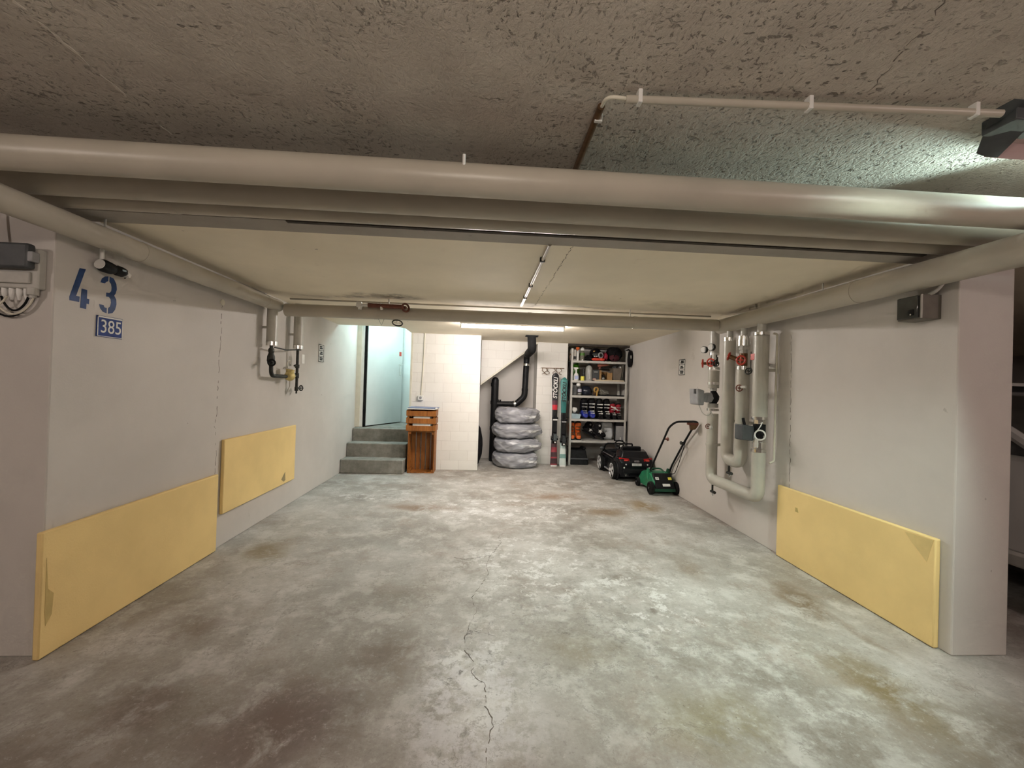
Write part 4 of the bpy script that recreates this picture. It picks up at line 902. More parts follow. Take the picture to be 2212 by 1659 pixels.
# --- second shelf
z = LV[1]+.001
t = thing('watering_can', 'bright green round watering can at the end of the second shelf', 'watering can', (1.468,6.92,z), world=False)
build(MB().lathe([(.075,0),(.082,.02),(.082,.20),(.07,.25),(.04,.275)], None, 24), 'body', JUG, t); build(MB().tube(fillet([(.0,-.0,.26),(.05,0,.315),(.08,0,.22),(.08,0,.10)], .04), .010, 10), 'handle', JUG, t); build(MB().tube([(-.05,-.03,.05),(-.07,-.05,.16)], [.016,.010], 10), 'spout', JUG, t)
t = thing('spray_bottle', 'white trigger spray bottle with blue label before the green can', 'bottle', (1.468,6.765,z), world=False)
build(MB().lathe([(.04,0),(.043,.008),(.043,.07),(.034,.105),(.014,.125),(.013,.18)], None, 20), 'body', WHITE, t); build(MB().box((-.03,-.0445,.02),(.03,-.039,.075)), 'label_patch', plain('pale blue label',(.42,.48,.72),.5), t)
build(MB().box((-.05,-.018,.19),(.03,.018,.215)).box((-.03,-.01,.165),(-.018,.01,.192)).cyl((0,0,.175),(0,0,.195),.015), 'trigger_head', WHITE, t, bevel=.003)
solo(MB().cyl((1.578,6.775,z),(1.578,6.775,z+.066),.033,20).torus((1.578,6.775,z+.066),(0,0,1),.028,.005), 'paint_pot', LABELY, 'small yellow pot beside the white spray bottle', 'pot')
bottle('oil_bottle', 1.615, 6.86, z, [(.018,0),(.02,.01),(.02,.14),(.010,.17),(.010,.20)], IRON, 'slim dark bottle behind the yellow pot', parts=(('cap', MB().cyl((0,0,.20),(0,0,.212),.011,12), BLACK),))
bottle('pressure_sprayer', 1.69, 6.79, z, [(.052,0),(.056,.012),(.056,.20),(.045,.235),(.02,.255)], GREYB, 'translucent grey round bottle with dark cap in the middle of the second shelf', parts=(('cap', MB().lathe([(.02,.25),(.024,.265),(.016,.288)], None, 14), BLACK),('level_strip', MB().box((-.006,-.058,.03),(.006,-.054,.18)), PAPER)))
t = thing('storage_box', 'dark blue grey box with pale labels beside the grey sprayer', 'box', (1.805,6.88,z), world=False)
build(MB().box((-.055,-.10,0),(.055,.10,.185)), 'box_body', DGREY, t, bevel=.004); build(MB().box((-.035,-.102,.14),(.03,-.099,.16)), 'label_patch', GREYB, t); build(MB().blob((-.03,-.125,.024),(.035,.02,.022)), 'rag', plain('pinkish rag',(.45,.30,.25),.8), t)
t = thing('cardboard_box', 'brown cardboard box with open dark front on the second shelf', 'box', (1.945,6.90,z), world=False)
build(MB().box((-.085,-.11,0),(-.045,-.095,.18)).box((.055,-.11,0),(.14,-.095,.14)).box((-.085,-.11,0),(-.08,.12,.19)).box((.135,-.095,0),(.14,.12,.15)).box((-.08,.115,0),(.135,.12,.17)).box((-.085,-.11,0),(.14,.12,.005)), 'carton', CARD, t); build(MB().box((.06,-.112,.0),(.135,-.109,.065)), 'flap', CARD, t, bevel=.001)
build(MB().blob((.0,-.03,.06),(.045,.06,.055),.2,4,3), 'contents', IRON, t); build(MB().blob((-.005,-.09,.045),(.022,.012,.02)), 'contents_lamp', GREYB, t)
t = thing('power_drill', 'copper red hand tool lying over the open cardboard box', 'tool', (1.93,6.87,z+.193), world=False)
build(MB().tube([(-.08,-.02,.07),(-.03,-.02,.08),(.03,-.02,.09),(.09,-.02,.085)], [.026,.036,.032,.015], 14), 'motor_body', plain('copper red plastic',(.30,.09,.055),.4), t); build(MB().tube([(-.03,-.02,.07),(-.045,-.02,.035),(-.05,-.02,.005)], [.026,.02,.022], 12), 'grip', RUST, t); build(MB().tube([(.08,-.02,.085),(.13,-.02,.09)], [.012,.006], 10), 'chuck', TAN, t); build(MB().tube([(-.05,-.02,.0),(.0,-.05,.03),(.08,-.05,.02)],.006,8), 'cable', IRON, t)
t = thing('waste_bin', 'brown grey tapered bin at the end of the second shelf', 'bin', (2.165,6.87,z), world=False)
build(MB().hexa([(-.06,-.09,0),(.055,-.09,0),(.055,.09,0),(-.06,.09,0),(-.075,-.11,.215),(.085,-.11,.215),(.085,.11,.215),(-.075,.11,.215)]), 'body', BIN, t, bevel=.006); build(MB().box((-.08,-.115,.215),(.09,.115,.225)), 'rim', BIN, t, bevel=.003); build(MB().blob((-.02,0,.235),(.04,.06,.03),.2,3,2).blob((.05,-.05,.24),(.02,.02,.025)), 'rubbish', DGREY, t); build(MB().blob((.055,-.08,.235),(.016,.014,.02)), 'bottle_top', PAPER, t)
t = thing('picture_sheet', 'olive grey board leaning upright at the end of the second shelf', 'board', (2.255,6.85,z), world=False)
build(MB().hexa([(-.02,-.10,0),(-.015,-.10,0),(-.015,.12,0),(-.02,.12,0),(.008,-.10,.28),(.013,-.10,.28),(.013,.12,.28),(.008,.12,.28)]), 'sheet', OLIVE, t); build(MB().hexa([(-.0145,-.08,.02),(-.0142,-.08,.02),(-.0142,.10,.02),(-.0145,.10,.02),(.0105,-.08,.26),(.0108,-.08,.26),(.0108,.10,.26),(.0105,.10,.26)]), 'sheet_edge', BIN, t)
solo(MB().box((1.775,6.722,z),(2.272,6.752,z+.022)), 'wooden_batten', BOARDW, 'pale wooden batten lying along the front of the second shelf', 'batten', bevel=.002)
# --- third shelf
z = LV[2]+.001
t = thing('mesh_basket', 'dark mottled box at the end of the third shelf', 'box', (1.44,6.86,z), world=False)
build(MB().box((-.045,-.10,0),(.05,.10,.17)), 'box_body', plain('mottled grey fabric',(.10,.10,.10),.8,0,.6,60), t, bevel=.008); build(MB().box((-.03,-.103,.06),(.03,-.099,.13)), 'label_patch', DGREY, t)
bottle('glue_bottle', 1.53, 6.745, z, [(.03,0),(.032,.01),(.032,.12),(.022,.15)], INK, 'dark bottle with big round white cap on the third shelf', parts=(('cap', MB().blob((-.022,0,.175),(.036,.034,.032),0,1,1,20,12), WHITE),('label_band', MB().cyl((0,0,.055),(0,0,.105),.0335,20), plain('lavender label',(.50,.48,.58),.5)),('label_foot', MB().cyl((0,0,.015),(0,0,.035),.0335,20), GREYB)))
t = thing('bike_helmet', 'navy black cycle helmet in the middle of the third shelf', 'helmet', (1.655,6.86,z), world=False)
build(MB().blob((0,0,.07),(.105,.13,.09),.08,3,11,24,14,2.2,-.068), 'shell', plain('navy black shell',(.012,.016,.03),.3), t); build(MB().blob((-.01,-.115,.075),(.03,.012,.012)).blob((.035,-.11,.07),(.02,.01,.01)), 'vent_or_glint', MGREY, t); build(MB().torus((0,0,.02),(0,0,1),.10,.012), 'rim', BLACK, t)
t = thing('strap_roll', 'ochre yellow webbing strap coiled beside the cycle helmet', 'strap', (1.815,6.77,z), world=False)
build(MB().torus((0,0,.10),(.3,-1,.1),.038,.014,24,8), 'coil', TAN, t); build(MB().hexa([(-.01,-.03,.0),(.012,-.03,.0),(.012,-.02,.0),(-.01,-.02,.0),(.0,-.03,.10),(.02,-.03,.10),(.02,-.02,.10),(.0,-.02,.10)]), 'strap_end', TAN, t); build(MB().blob((.0,.06,.05),(.04,.04,.042),.2,3,3), 'padding', BROWNM, t)
t = thing('mesh_shoe', 'olive grey mesh shoe beside the ochre strap', 'shoe', (1.95,6.87,z), world=False)
build(MB().blob((.01,0,.05),(.10,.055,.05),.12,3,5,24,12,2,-.035).blob((-.05,0,.08),(.045,.05,.045),.15,3,2), 'upper', OLIVE, t); build(MB().box((-.09,-.05,0),(.125,.05,.018)), 'sole', BLACK, t, bevel=.008); build(MB().tube([(-.03,-.05,.10),(.02,-.062,.06),(.09,-.05,.045)],.005,6), 'lace', GREYB, t)
solo(MB().box((1.98,6.72,z),(2.275,6.76,z+.022)), 'tool_case', BLACK, 'flat black case lying at the end of the third shelf', 'case', bevel=.004)
# --- ski boots
def boot(name, label, loc, rot, shell, cuffm, trim, group='ski boots on the metal shelf', s=1., h=.31, cat='ski boot'):
    t = thing(name, label, cat, loc, rot, group, world=False); t.scale = (s,)*3
    def ring(cx, cy, cz, rx, ry, tiltx=0, n=18):
        return [(cx+rx*math.cos(2*PI*k/n), cy+ry*math.sin(2*PI*k/n), cz+tiltx*ry*math.sin(2*PI*k/n)) for k in range(n)]
    # foot: rings along y (toe towards -y)
    mb = MB(); rings = []
    for y, w, hh in ((-.150,.022,.035),(-.142,.036,.055),(-.11,.046,.075),(-.05,.046,.095),(.0,.044,.12),(.05,.042,.12),(.09,.036,.10),(.108,.02,.06)):
        rings.append([(w*math.copysign(abs(math.cos(a))**.7, math.cos(a)), y, .022+hh/2+hh/2*math.copysign(abs(math.sin(a))**.7, math.sin(a))) for a in [2*PI*k/18 for k in range(18)]])
    mb.loft(rings); build(mb, 'shell', shell, t)
    mb = MB().loft([ring(0,.035,.09,.046,.062), ring(0,.025,.14,.052,.064,-.2), ring(0,.008,.20,.055,.064,-.25), ring(0,-.008,.25,.058,.066,-.3), ring(0,-.014,.275,.056,.062,-.35)])
    build(mb, 'cuff', cuffm, t)
    build(MB().loft([ring(0,-.012,.26,.049,.056,-.3), ring(0,-.02,.30,.05,.052,-.35), ring(0,-.022,.312,.038,.04,-.35)]), 'liner', BLACKM, t)
    build(MB().box((-.036,-.150,0),(.036,-.03,.024)).box((-.034,.03,0),(.034,.112,.024)).box((-.028,-.04,.008),(.028,.04,.024)), 'sole', BLACK, t, bevel=.004)
    for k, (y, zz, w) in enumerate(((-.125,.085,.03),(-.085,.115,.034),(-.062,.175,.042),(-.072,.225,.045))):
        build(MB().box((-w,y-.008,zz),(w*.6,y+.008,zz+.012)).box((w*.1,y-.014,zz-.003),(w,y-.004,zz+.015)), 'buckle', trim, t, bevel=.003)
    return t
z = LV[3]+.001
t = thing('storage_tray', 'pale blue open tray at the end of the fourth shelf', 'tray', (1.477,6.80,z), world=False)
build(MB().hexa([(-.095,-.075,0),(.065,-.075,0),(.065,.08,0),(-.095,.08,0),(-.098,-.08,.085),(.082,-.08,.075),(.082,.085,.075),(-.098,.085,.085)]), 'tray_body', SKYB, t, bevel=.004); build(MB().box((-.09,-.072,.0765),(.075,.078,.0768)), 'tray_lining', SKYB, t)
t = thing('paper_roll', 'white roll with dark core sitting on the pale blue tray', 'roll', (1.457,6.81,z+.094), world=False)
build(MB().blob((0,0,.045),(.058,.055,.047),0,1,1,24,14,2.6), 'roll_body', WHITE, t); build(MB().torus((0,-.05,.02),(0,-1,.3),.03,.007,20,6), 'core_ring', INK, t)
boot('ski_boot', 'black ski boot with royal blue toe nearest the pale blue tray', (1.630,6.87,z), .04, NAVY, BLACKG, MGREY, s=1.08)
boot('ski_boot', 'black ski boot with royal blue toe, second from the pale blue tray', (1.760,6.87,z), -.03, NAVY, BLACKG, PAPER, s=1.08)
boot('ski_boot', 'black ski boot with white stripes beside the royal blue toed boots', (1.888,6.86,z), .03, BLACKG, BLACK, PAPER, s=1.05)
boot('ski_boot', 'black ski boot with white stripes next to the red ski boots', (2.010,6.86,z), .0, BLACK, BLACKG, PAPER, s=1.05)
boot('ski_boot', 'red and black ski boot beside the white striped boots', (2.122,6.87,z), .08, BLACK, BOOTRED, PAPER, s=.88)
boot('ski_boot', 'red and black ski boot against the shelf post', (2.226,6.885,z), -.04, BLACK, BOOTRED, GREYB, s=.84)
solo(MB().tube([(2.06,6.728,z+.215),(2.11,6.722,z+.195),(2.18,6.728,z+.155)], .012, 8), 'boot_strap', PAPER, 'pale boot strap lying slantwise over the red ski boot', 'strap')
# --- fifth shelf
z = LV[4]+.001
boot('ski_boot', 'orange ski boot at the end of the fifth shelf beside the post', (1.432,6.875,z), .0, ORANGE, ORANGE, BROWNM, s=.95)
boot('ski_boot', 'orange ski boot second along the fifth shelf, turned slightly outwards', (1.543,6.86,z), -.06, ORANGE, ORANGE, BROWNM, s=.95)
def skate(label, loc, rot, roll):
    t = thing('snowboard_shoe', label, 'shoe', loc, group='black winter shoes on the metal shelf', world=False, rot=(0, roll, rot)); t.scale = (.85,.85,.85)
    build(MB().blob((.0,0,.075),(.16,.065,.06),.08,3,3,26,14,2.2).blob((-.075,0,.15),(.08,.07,.10),.08,3,5), 'upper', NYLON, t)
    build(MB().box((-.14,-.05,0),(.15,.05,.03)), 'sole', BLACK, t, bevel=.01)
    pts = []
    for k in range(10):
        r = .045 if k % 2 == 0 else .022; a = PI/2+2*PI*k/10; pts.append((.0+r*math.cos(a)*1.15, -.071, .10+r*math.sin(a)))
    build(MB().prism(pts, (0,.012,0)), 'star_patch', PAPER, t)
    build(MB().cyl((-.07,-.075,.19),(-.07,-.055,.19),.018,14), 'dial', GREYB, t)
    return t
skate('black winter shoe with white star patch beside the orange boots', (1.735,6.945,z+.078), 0, .52)
skate('black winter shoe with white star patch in front of the grey carrier bag', (1.85,6.785,z+.078), .0, .52)
t = thing('carrier_bag', 'grey white plastic carrier bag standing on the fifth shelf', 'bag', (2.055,6.98,z), world=False)
build(MB().blob((0,0,.148),(.115,.08,.145),.08,2.5,4,28,18,5), 'bag_body', BAGM, t); build(MB().tube([(-.09,-.075,.13),(-.06,-.086,.145),(-.04,-.088,.12),(-.02,-.088,.15),(0,-.088,.145)], .005, 6), 'printed_scrawl', MGREY, t)
t = thing('framed_picture', 'black framed grey picture standing partly behind the shelf post', 'picture', (2.25,6.69,.404), world=False)
fx0, fx1, fh = -.125, .083, .325
build(MB().box((fx0,0,0),(fx0+.02,.015,fh)).box((fx1-.012,0,0),(fx1,.015,fh)).box((fx0,0,fh-.075),(fx1,.015,fh)).box((fx0,0,0),(fx1,.015,.012)), 'frame_border', BLACK, t); build(MB().box((fx0+.01,.006,.005),(fx1-.005,.012,fh-.03)), 'picture', GREYP, t); build(MB().box((-.03,-.001,.015),(-.012,.004,.06)), 'price_tag', PAPER, t)
t.location = (2.262,6.752,.4055)
# black moulded bin on the floor
t = thing('moulded_bin', 'black moulded plastic bin with raised corners on the floor under the shelf', 'bin', (1.545,6.85,0), world=False)
build(MB().hexa([(-.15,-.14,0),(.165,-.14,0),(.165,.16,0),(-.15,.16,0),(-.15,-.10,.25),(.12,-.10,.25),(.12,.14,.25),(-.15,.14,.25)]), 'body', BLACK, t, bevel=.02)
build(MB().prism([(-.15,-.10,.25),(-.12,-.10,.25),(-.15,-.10,.285)], (0,.22,0)).prism([(.06,-.10,.25),(.125,-.10,.25),(.115,-.10,.285),(.085,-.10,.285)], (0,.22,0)), 'raised_corner', BLACK, t, bevel=.005)
build(MB().box((-.145,-.146,.09),(.155,-.136,.115)), 'front_ridge', DGREY, t, bevel=.004)

# ================================================================== CHILD'S RIDE-ON CAR (rear towards us)
t = thing('toy_car', "child's black ride-on car with chrome wheels parked before the metal shelf", 'toy car', (2.075,6.03,0), world=False)
def sec(y, w, zb, zt, top=.8, n=6):
    """rounded cross section of the body at y"""
    return [(-w*.92,y,zb),(w*.92,y,zb),(w,y,zb+.05),(w,y,zb+(zt-zb)*.62),(w*(top+.1),y,zt-.02),(w*top*.9,y,zt),(-w*top*.9,y,zt),(-w*(top+.1),y,zt-.02),(-w,y,zb+(zt-zb)*.62),(-w,y,zb+.05)]
mb = MB().loft([sec(-.50,.205,.10,.27,.9), sec(-.485,.225,.065,.30,.9), sec(-.45,.236,.06,.325,.9), sec(-.33,.243,.06,.33,.92), sec(-.20,.243,.06,.275,.96), sec(.28,.243,.06,.275,.96), sec(.34,.243,.06,.315,.9), sec(.48,.235,.06,.285,.86), sec(.56,.215,.07,.24,.85), sec(.585,.17,.10,.20,.8)])
build(mb, 'body', BLACKG, t, ang=30, bevel=.006)
# raised rear deck with spoiler, cockpit sides
build(MB().loft([[(-.205,-.455,.30),(.205,-.455,.30),(.165,-.405,.405),(-.165,-.405,.405)], [(-.225,-.30,.30),(.225,-.30,.30),(.185,-.27,.418),(-.185,-.27,.418)], [(-.225,-.20,.27),(.225,-.20,.27),(.19,-.20,.385),(-.19,-.20,.385)]]), 'rear_deck', BLACKG, t, bevel=.01)
for s in (-1, 1):
    build(MB().hexa([(s*.243,-.22,.26),(s*.215,-.22,.26),(s*.215,.33,.26),(s*.243,.33,.26),(s*.222,-.22,.345),(s*.205,-.22,.345),(s*.205,.33,.335),(s*.222,.33,.335)]), 'door_side', BLACKG, t, bevel=.008)
    build(MB().box((min(s*.232,s*.247),-.20,.286),(max(s*.232,s*.247),.30,.293)), 'belt_trim', STEEL, t)
    build(MB().box((min(s*.236,s*.252),-.17,.065),(max(s*.236,s*.252),.19,.085)), 'side_step', MGREY, t, bevel=.004)
    build(MB().tube([(s*.225,.36,.30),(s*.21,.27,.405),(s*.19,.245,.425)], .012, 8), 'windscreen_post', BLACK, t)
    build(MB().blob((s*.262,.30,.345),(.035,.028,.026),0,1,1), 'mirror', DGREY, t)
    build(MB().torus((s*.236,-.31,.122),(1,0,0),.140,.014,28,8), 'wheel_arch', BLACK, t)
    build(MB().torus((s*.236,.32,.122),(1,0,0),.140,.014,28,8), 'wheel_arch', BLACK, t)
    tl = build(MB().hexa([(s*.10,-.497,.27),(s*.235,-.462,.275),(s*.235,-.43,.275),(s*.10,-.47,.27),(s*.105,-.492,.315),(s*.228,-.455,.325),(s*.228,-.42,.325),(s*.105,-.46,.315)]), 'tail_light', TLIGHT, t, bevel=.004)
    build(MB().box((min(s*.125,s*.175),-.5,.285),(max(s*.125,s*.175),-.478,.304)), 'lamp_centre', TLW, tl)
    build(MB().cyl((s*.175,-.505,.195),(s*.175,-.485,.195),.011,12).cyl((s*.15,-.507,.24),(s*.15,-.49,.24),.009,10), 'reflector', PAPER, t)
    build(MB().cyl((s*.15,-.515,.095),(s*.15,-.46,.095),.016,14).cyl((s*.115,-.515,.095),(s*.115,-.46,.095),.013,14), 'exhaust', CHROME, t)
build(MB().tube([(-.19,.245,.425),(.19,.245,.425)], .012, 8), 'windscreen_rail', BLACK, t)
build(MB().box((-.20,.20,.24),(.20,.34,.335)), 'dashboard', BLACK, t, bevel=.02)
build(MB().tube(fillet([(-.05,.24,.30),(-.05,.06,.40)], .01), .013, 10), 'steering_column', BLACK, t)
sw = build(MB().torus((-.05,.055,.425),(0,-.75,.65),.082,.011,28,8), 'steering_wheel', BLACK, t)
build(MB().hexa([(-.115,.05,.40),(.015,.05,.40),(.015,.065,.41),(-.115,.065,.41),(-.115,.06,.42),(.015,.06,.42),(.015,.075,.43),(-.115,.075,.43)]).blob((-.05,.05,.42),(.032,.02,.026)), 'wheel_spokes', BLACK, sw)
build(MB().box((-.065,.02,.40),(-.03,.028,.43)), 'wheel_emblem', PAPER, sw)
build(MB().box((-.165,-.19,.20),(.165,.10,.25)), 'seat_cushion', BLACKM, t, bevel=.02)
build(MB().hexa([(-.165,-.22,.25),(.165,-.22,.25),(.165,-.15,.25),(-.165,-.15,.25),(-.13,-.26,.455),(.15,-.26,.455),(.15,-.21,.455),(-.13,-.21,.455)]), 'seat_back', BLACK, t, bevel=.018)
build(MB().box((.02,-.235,.395),(.105,-.205,.43)), 'seat_sticker', PAPER, t, bevel=.002)
pl = build(MB().box((-.065,-.512,.222),(.065,-.495,.255)), 'licence_plate', PAPER, t, bevel=.002)
mb = MB(); R_ = random.Random(3)
for k in range(7): mb.box((-.052+k*.015,-.5135,.231),(-.052+k*.015+R_.uniform(.006,.011),-.5115,.246))
build(mb, 'plate_marks', MGREY, pl)
mb = MB()
for k in range(4): mb.torus((-.024+k*.016,-.497,.283),(0,1,0),.010,.0022,18,6)
build(mb, 'ring_emblem', CHROME, t)
build(MB().box((-.19,-.512,.12),(.19,-.48,.165)).box((-.21,-.505,.165),(.21,-.48,.18)), 'bumper', BLACK, t, bevel=.008)
# a wheel: tyre with rim, five spokes
def make_wheel(parent, loc, s):
    M = Matrix.Translation(loc) @ Matrix.Rotation(s*PI/2, 4, 'Y') @ Matrix.Scale(1.15, 4)
    w = build(MB().lathe([(.080,-.035),(.097,-.035),(.104,-.025),(.106,0),(.104,.025),(.097,.035),(.083,.035)], M, 32), 'wheel', BLACKM, parent)
    r = MB().lathe([(.080,.0),(.082,.030),(.088,.037),(.084,.039),(.078,.028),(.070,.006)], M, 32)
    for k in range(5):
        A = M @ Matrix.Rotation(2*PI*k/5, 4, 'Z')
        r.hexa([A @ V(p) for p in ((-.012,.008,.015),(.012,.008,.015),(.024,.082,.020),(-.024,.082,.020),(-.009,.008,.040),(.009,.008,.040),(.020,.082,.037),(-.020,.082,.037))])
    r.cyl(M @ V((0,0,.01)), M @ V((0,0,.038)), .018, 16); r.cyl(M @ V((0,0,.0)), M @ V((0,0,.008)), .07, 24)
    build(r, 'rim', ALLOY, w); return w
for s in (-1, 1):
    for y in (-.31, .32): make_wheel(t, (s*.252, y, .122), s)

# ================================================================== LAWN MOWER
t = thing('lawn_mower', 'green electric lawn mower with tall black handle against the plaster wall', 'lawn mower', (2.17,5.08,0), world=False)
def ms(y, w, zb, zt, tp=.85): return [(-w,y,zb),(w,y,zb),(w,y,zb+(zt-zb)*.6),(w*tp,y,zt),(-w*tp,y,zt),(-w,y,zb+(zt-zb)*.6)]
build(MB().loft([ms(-.215,.12,.06,.13,.95), ms(-.20,.132,.055,.16,.95), ms(-.10,.132,.05,.225,.93), ms(.0,.132,.05,.245,.9), ms(.12,.135,.05,.235,.86), ms(.22,.135,.05,.20,.82), ms(.30,.12,.055,.15,.8), ms(.335,.08,.06,.11,.8)]), 'deck', GREEN, t, bevel=.01)
build(MB().tube(fillet([(-.085,-.03,.235),(-.07,.03,.275),(.06,.03,.275),(.085,-.03,.235)], .04), .010, 10), 'carry_handle', DKGREEN, t)
build(MB().hexa([(-.118,-.262,.085),(.122,-.262,.085),(.122,-.20,.085),(-.118,-.20,.085),(-.108,-.135,.243),(.118,-.135,.243),(.118,-.09,.243),(-.108,-.09,.243)]), 'rear_flap', BLACK, t, bevel=.008)
fM = frame((.003,-.205,.160), (1,0,0), (0,.127,.158))
st_ = build(MB().box((-.10,.02,.004),(-.06,.055,.009), fM), 'warning_sticker', PAPER, t); build(MB().box((.055,.02,.004),(.098,.055,.009), fM), 'warning_sticker', LABELY, t)
build(MB().box((-.03,-.065,.004),(.06,-.032,.009), fM), 'maker_sticker', PAPER, t)
build(MB().box((-.088,.03,.009),(-.072,.045,.0095), fM), 'sticker_mark', MGREY, st_)
build(MB().box((-.128,-.245,.045),(.133,-.19,.085)), 'rear_bar', DKGREEN, t, bevel=.006)
for x in (-.125, .13): build(MB().hexa([(x-.018,-.06,.15),(x+.018,-.06,.15),(x+.018,.03,.15),(x-.018,.03,.15),(x-.012,-.045,.285),(x+.012,-.045,.285),(x+.012,-.005,.285),(x-.012,-.005,.285)]), 'handle_bracket', DKGREEN if x > 0 else GREEN, t, bevel=.006)
def mwheel(x, y, r, w, s):
    M = Matrix.Translation((x, y, r)) @ Matrix.Rotation(s*PI/2, 4, 'Y')
    o = build(MB().lathe([(.01,-w),(r-.008,-w),(r,-w*.7),(r,w*.7),(r-.008,w),(r-.02,w),(r-.022,w*.6),(.016,w*.6),(.014,w*1.1),(.002,w*1.1)], M, 28), 'wheel', BLACKM, t)
    build(MB().lathe([(.014,w*.9),(.014,w*1.15),(.004,w*1.2)], M, 14), 'hub_cap', DGREY, o)
mwheel(-.152,-.185,.078,.022,-1); mwheel(.158,-.185,.078,.022,1); mwheel(-.148,.255,.058,.02,-1); mwheel(.148,.255,.058,.02,1)
hp = [(-.108,-.02,.24),(-.098,-.08,.335),(-.10,-.40,.70),(-.125,-.58,.855),(-.095,-.68,.925),(.10,-.72,.935),(.135,-.72,.92),(.12,-.62,.845),(.14,-.40,.66),(.152,-.08,.335),(.148,-.02,.24)]
build(MB().tube(fillet(hp, .05, 5), .0115, 12), 'handle_bar', BLACK, t)
build(MB().hexa([(.03,-.715,.895),(.135,-.735,.895),(.135,-.69,.895),(.03,-.67,.895),(.03,-.715,.92),(.135,-.735,.92),(.135,-.69,.92),(.03,-.67,.92)]), 'switch_bail', RUST, t, bevel=.005)
build(MB().hexa([(.075,-.69,.835),(.125,-.69,.845),(.125,-.65,.845),(.075,-.65,.835),(.055,-.72,.90),(.14,-.73,.90),(.14,-.68,.90),(.055,-.67,.90)]), 'switch_box', BROWNM, t, bevel=.006)
for x, s in ((-.10,1),(.14,-1)):
    build(MB().cyl((x,-.40,.70 if s > 0 else .66),(x+s*.035,-.41,.70 if s > 0 else .66),.010,10).blob((x+s*.04,-.41,.70 if s > 0 else .66),(.014,.020,.022)), 'wing_knob', RUST if s > 0 else IRON, t)
build(MB().tube(fillet([(.10,-.67,.85),(.085,-.62,.80),(.105,-.5,.68),(.15,-.30,.45),(.15,-.16,.24),(.12,-.06,.235)], .12, 6), .0042, 8), 'power_cable', BLACKM, t)

# ================================================================== WHITE CAR IN THE BAY NEXT DOOR
t = thing('car', 'white car standing in the dark bay beyond the wall end', 'car', (4.0,2.9,0), world=False)
def cs(y, w, zb, zt): return [(-w*.9,y,zb),(w*.9,y,zb),(w,y,zb+.12),(w,y,zb+(zt-zb)*.7),(w*.94,y,zt),(-w*.94,y,zt),(-w,y,zb+(zt-zb)*.7),(-w,y,zb+.12)]
build(MB().loft([cs(-1.95,.55,.35,.58), cs(-1.85,.72,.28,.68), cs(-1.4,.80,.25,.80), cs(-.75,.82,.25,.92), cs(1.6,.82,.25,.96), cs(2.05,.78,.28,.95), cs(2.2,.70,.36,.85)]), 'body', CARW, t, ang=30, bevel=.03)
build(MB().loft([[(-.74,-.75,.90),(.74,-.75,.90),(.73,-.72,.93),(-.73,-.72,.93)], [(-.70,.0,.93),(.70,.0,.93),(.58,.05,1.38),(-.58,.05,1.38)], [(-.70,1.0,.95),(.70,1.0,.95),(.58,1.0,1.43),(-.58,1.0,1.43)], [(-.68,1.95,.94),(.68,1.95,.94),(.55,1.5,1.38),(-.55,1.5,1.38)]]), 'glasshouse', GLASSD, t)
build(MB().loft([[(-.60,.02,1.375),(.60,.02,1.375),(.56,.03,1.40),(-.56,.03,1.40)], [(-.61,1.0,1.425),(.61,1.0,1.425),(.56,1.0,1.465),(-.56,1.0,1.465)], [(-.57,1.52,1.375),(.57,1.52,1.375),(.52,1.5,1.41),(-.52,1.5,1.41)]]), 'roof', CARW, t)
for s in (-1, 1):
    build(MB().tube([(s*.76,-.74,.92),(s*.605,.04,1.385)], .035, 8), 'windscreen_pillar', CARW, t)
    build(MB().blob((s*.90,-.36,1.01),(.10,.06,.075),0,1,1,20,12,2.6), 'wing_mirror', CARW, t)
    build(MB().box((min(s*.78,s*.835),-1.0,.27),(max(s*.78,s*.835),1.2,.36)), 'sill_trim', LGREY, t, bevel=.02)
    for y in (-1.25, 1.3):
        M = Matrix.Translation((s*.72, y, .31)) @ Matrix.Rotation(s*PI/2, 4, 'Y')
        w = build(MB().lathe([(.20,-.1),(.29,-.1),(.31,-.07),(.31,.07),(.29,.1),(.2,.1)], M, 32), 'wheel', TYREM, t)
        build(MB().lathe([(.2,.06),(.205,.095),(.05,.07),(.0,.08)], M, 24), 'rim', STEEL, w)

# ================================================================== LIGHT
def area(name, loc, size, power, col, rot=(0,0,0)):
    L = bpy.data.lights.new(name, 'AREA'); L.shape = 'RECTANGLE'; L.size, L.size_y = size; L.energy = power; L.color = col
    o = bpy.data.objects.new(name, L); COL.objects.link(o); o.location = loc; o.rotation_euler = rot; return o
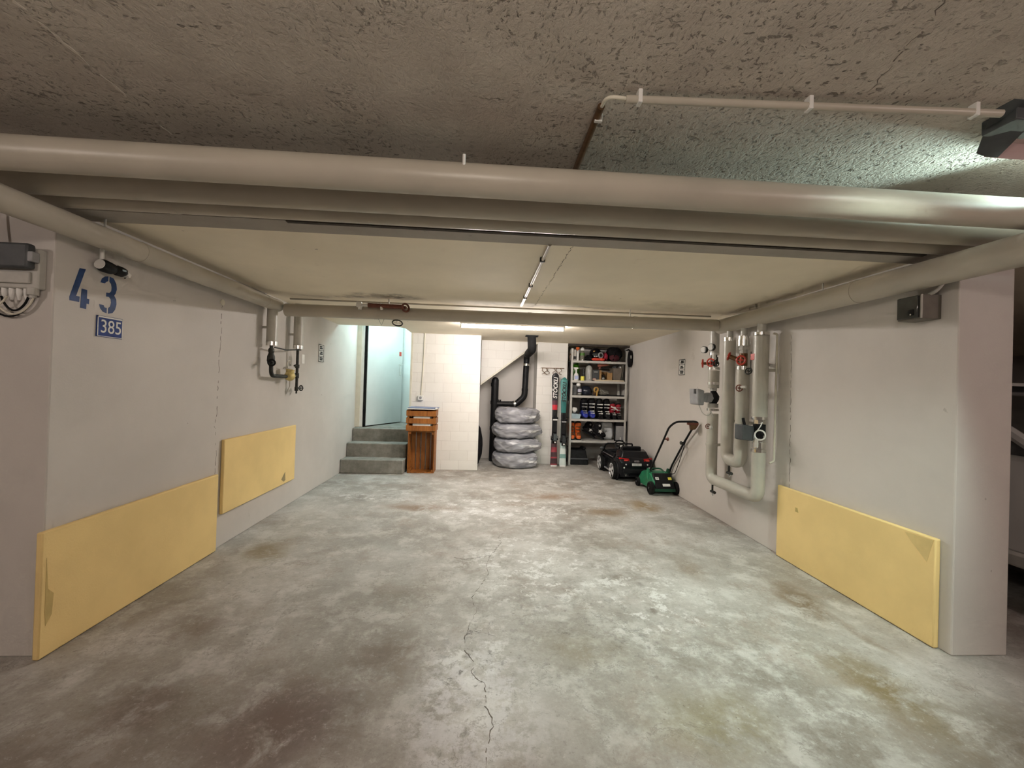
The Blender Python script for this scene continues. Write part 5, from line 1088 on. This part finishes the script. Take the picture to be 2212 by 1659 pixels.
# ceiling lamps of the driving aisle, behind and beside the place the photograph was taken from
def bulb(name, loc, power, col, r=.12):
    L = bpy.data.lights.new(name, 'POINT'); L.energy = power; L.color = col; L.shadow_soft_size = r
    o = bpy.data.objects.new(name, L); COL.objects.link(o); o.location = loc; return o
bulb('aisle_lamp', (-.15,-.40,2.08), 44, (1,.875,.76))
bulb('aisle_lamp', (3.0,-.8,2.08), 50, (1,.79,.735))
bulb('aisle_lamp', (-3.3,-.7,2.08), 52, (1,.85,.76))
def spot(name, a, b, power, col, ang, blend, r=.08):
    L = bpy.data.lights.new(name, 'SPOT'); L.energy = power; L.color = col; L.spot_size = math.radians(ang); L.spot_blend = blend; L.shadow_soft_size = r
    o = bpy.data.objects.new(name, L); COL.objects.link(o); o.location = a; o.rotation_euler = (V(b)-V(a)).to_track_quat('-Z','Y').to_euler(); return o
# unseen greenish spot over the bay's front edge, cone shaped to light its floor
spot('bay_spot', (1.75,.85,2.12), (1.0,2.75,0), 265, (.82,1,.89), 82, .95)
# the bracketed ceiling lamp shines along the ceiling and the thick pipe
spot('ceiling_lamp_beam', (2.32,1.475,2.13), (1.52,1.70,2.16), 62, (.72,1,.94), 52, 1., .03)
# lamp of the stair hall
area('stair_hall_lamp', (-1.45,6.5,2.6), (.5,.5), 27, (.68,.965,1.0))
wd = bpy.data.worlds.new('garage_air'); SC.world = wd; wd.use_nodes = True
wd.node_tree.nodes['Background'].inputs[0].default_value = (1,.86,.75,1); wd.node_tree.nodes['Background'].inputs[1].default_value = .03

# ================================================================== CAMERA
F_PX = 890.0
cam = bpy.data.cameras.new('camera'); co = bpy.data.objects.new('camera', cam); COL.objects.link(co); SC.camera = co
cam.sensor_fit = 'HORIZONTAL'; cam.sensor_width = 36; cam.lens = 36*F_PX/2212; cam.clip_start = .05
right = V((0.99771779,-0.06004992,0.03087426)); down = V((0.03124741,0.00528452,-0.99949771)); fwd = V((0.0598566,0.99818139,0.00714887))
M = Matrix.Identity(4)
for i in range(3): M[i][0] = right[i]; M[i][1] = -down[i]; M[i][2] = -fwd[i]; M[i][3] = (0,0,1.25)[i]
co.matrix_world = M

SC.view_settings.view_transform = 'Standard'; SC.view_settings.look = 'None'; SC.view_settings.gamma = 1; SC.view_settings.exposure = 0.
SC.view_settings.use_curve_mapping = False
SC.cycles.use_denoising = True; SC.cycles.sample_clamp_indirect = 6; SC.cycles.max_bounces = 7; SC.cycles.diffuse_bounces = 4; SC.cycles.glossy_bounces = 3; SC.cycles.transparent_max_bounces = 6; SC.cycles.transmission_bounces = 2
SC.cycles.use_adaptive_sampling = True; SC.cycles.adaptive_threshold = .1; SC.cycles.adaptive_min_samples = 12
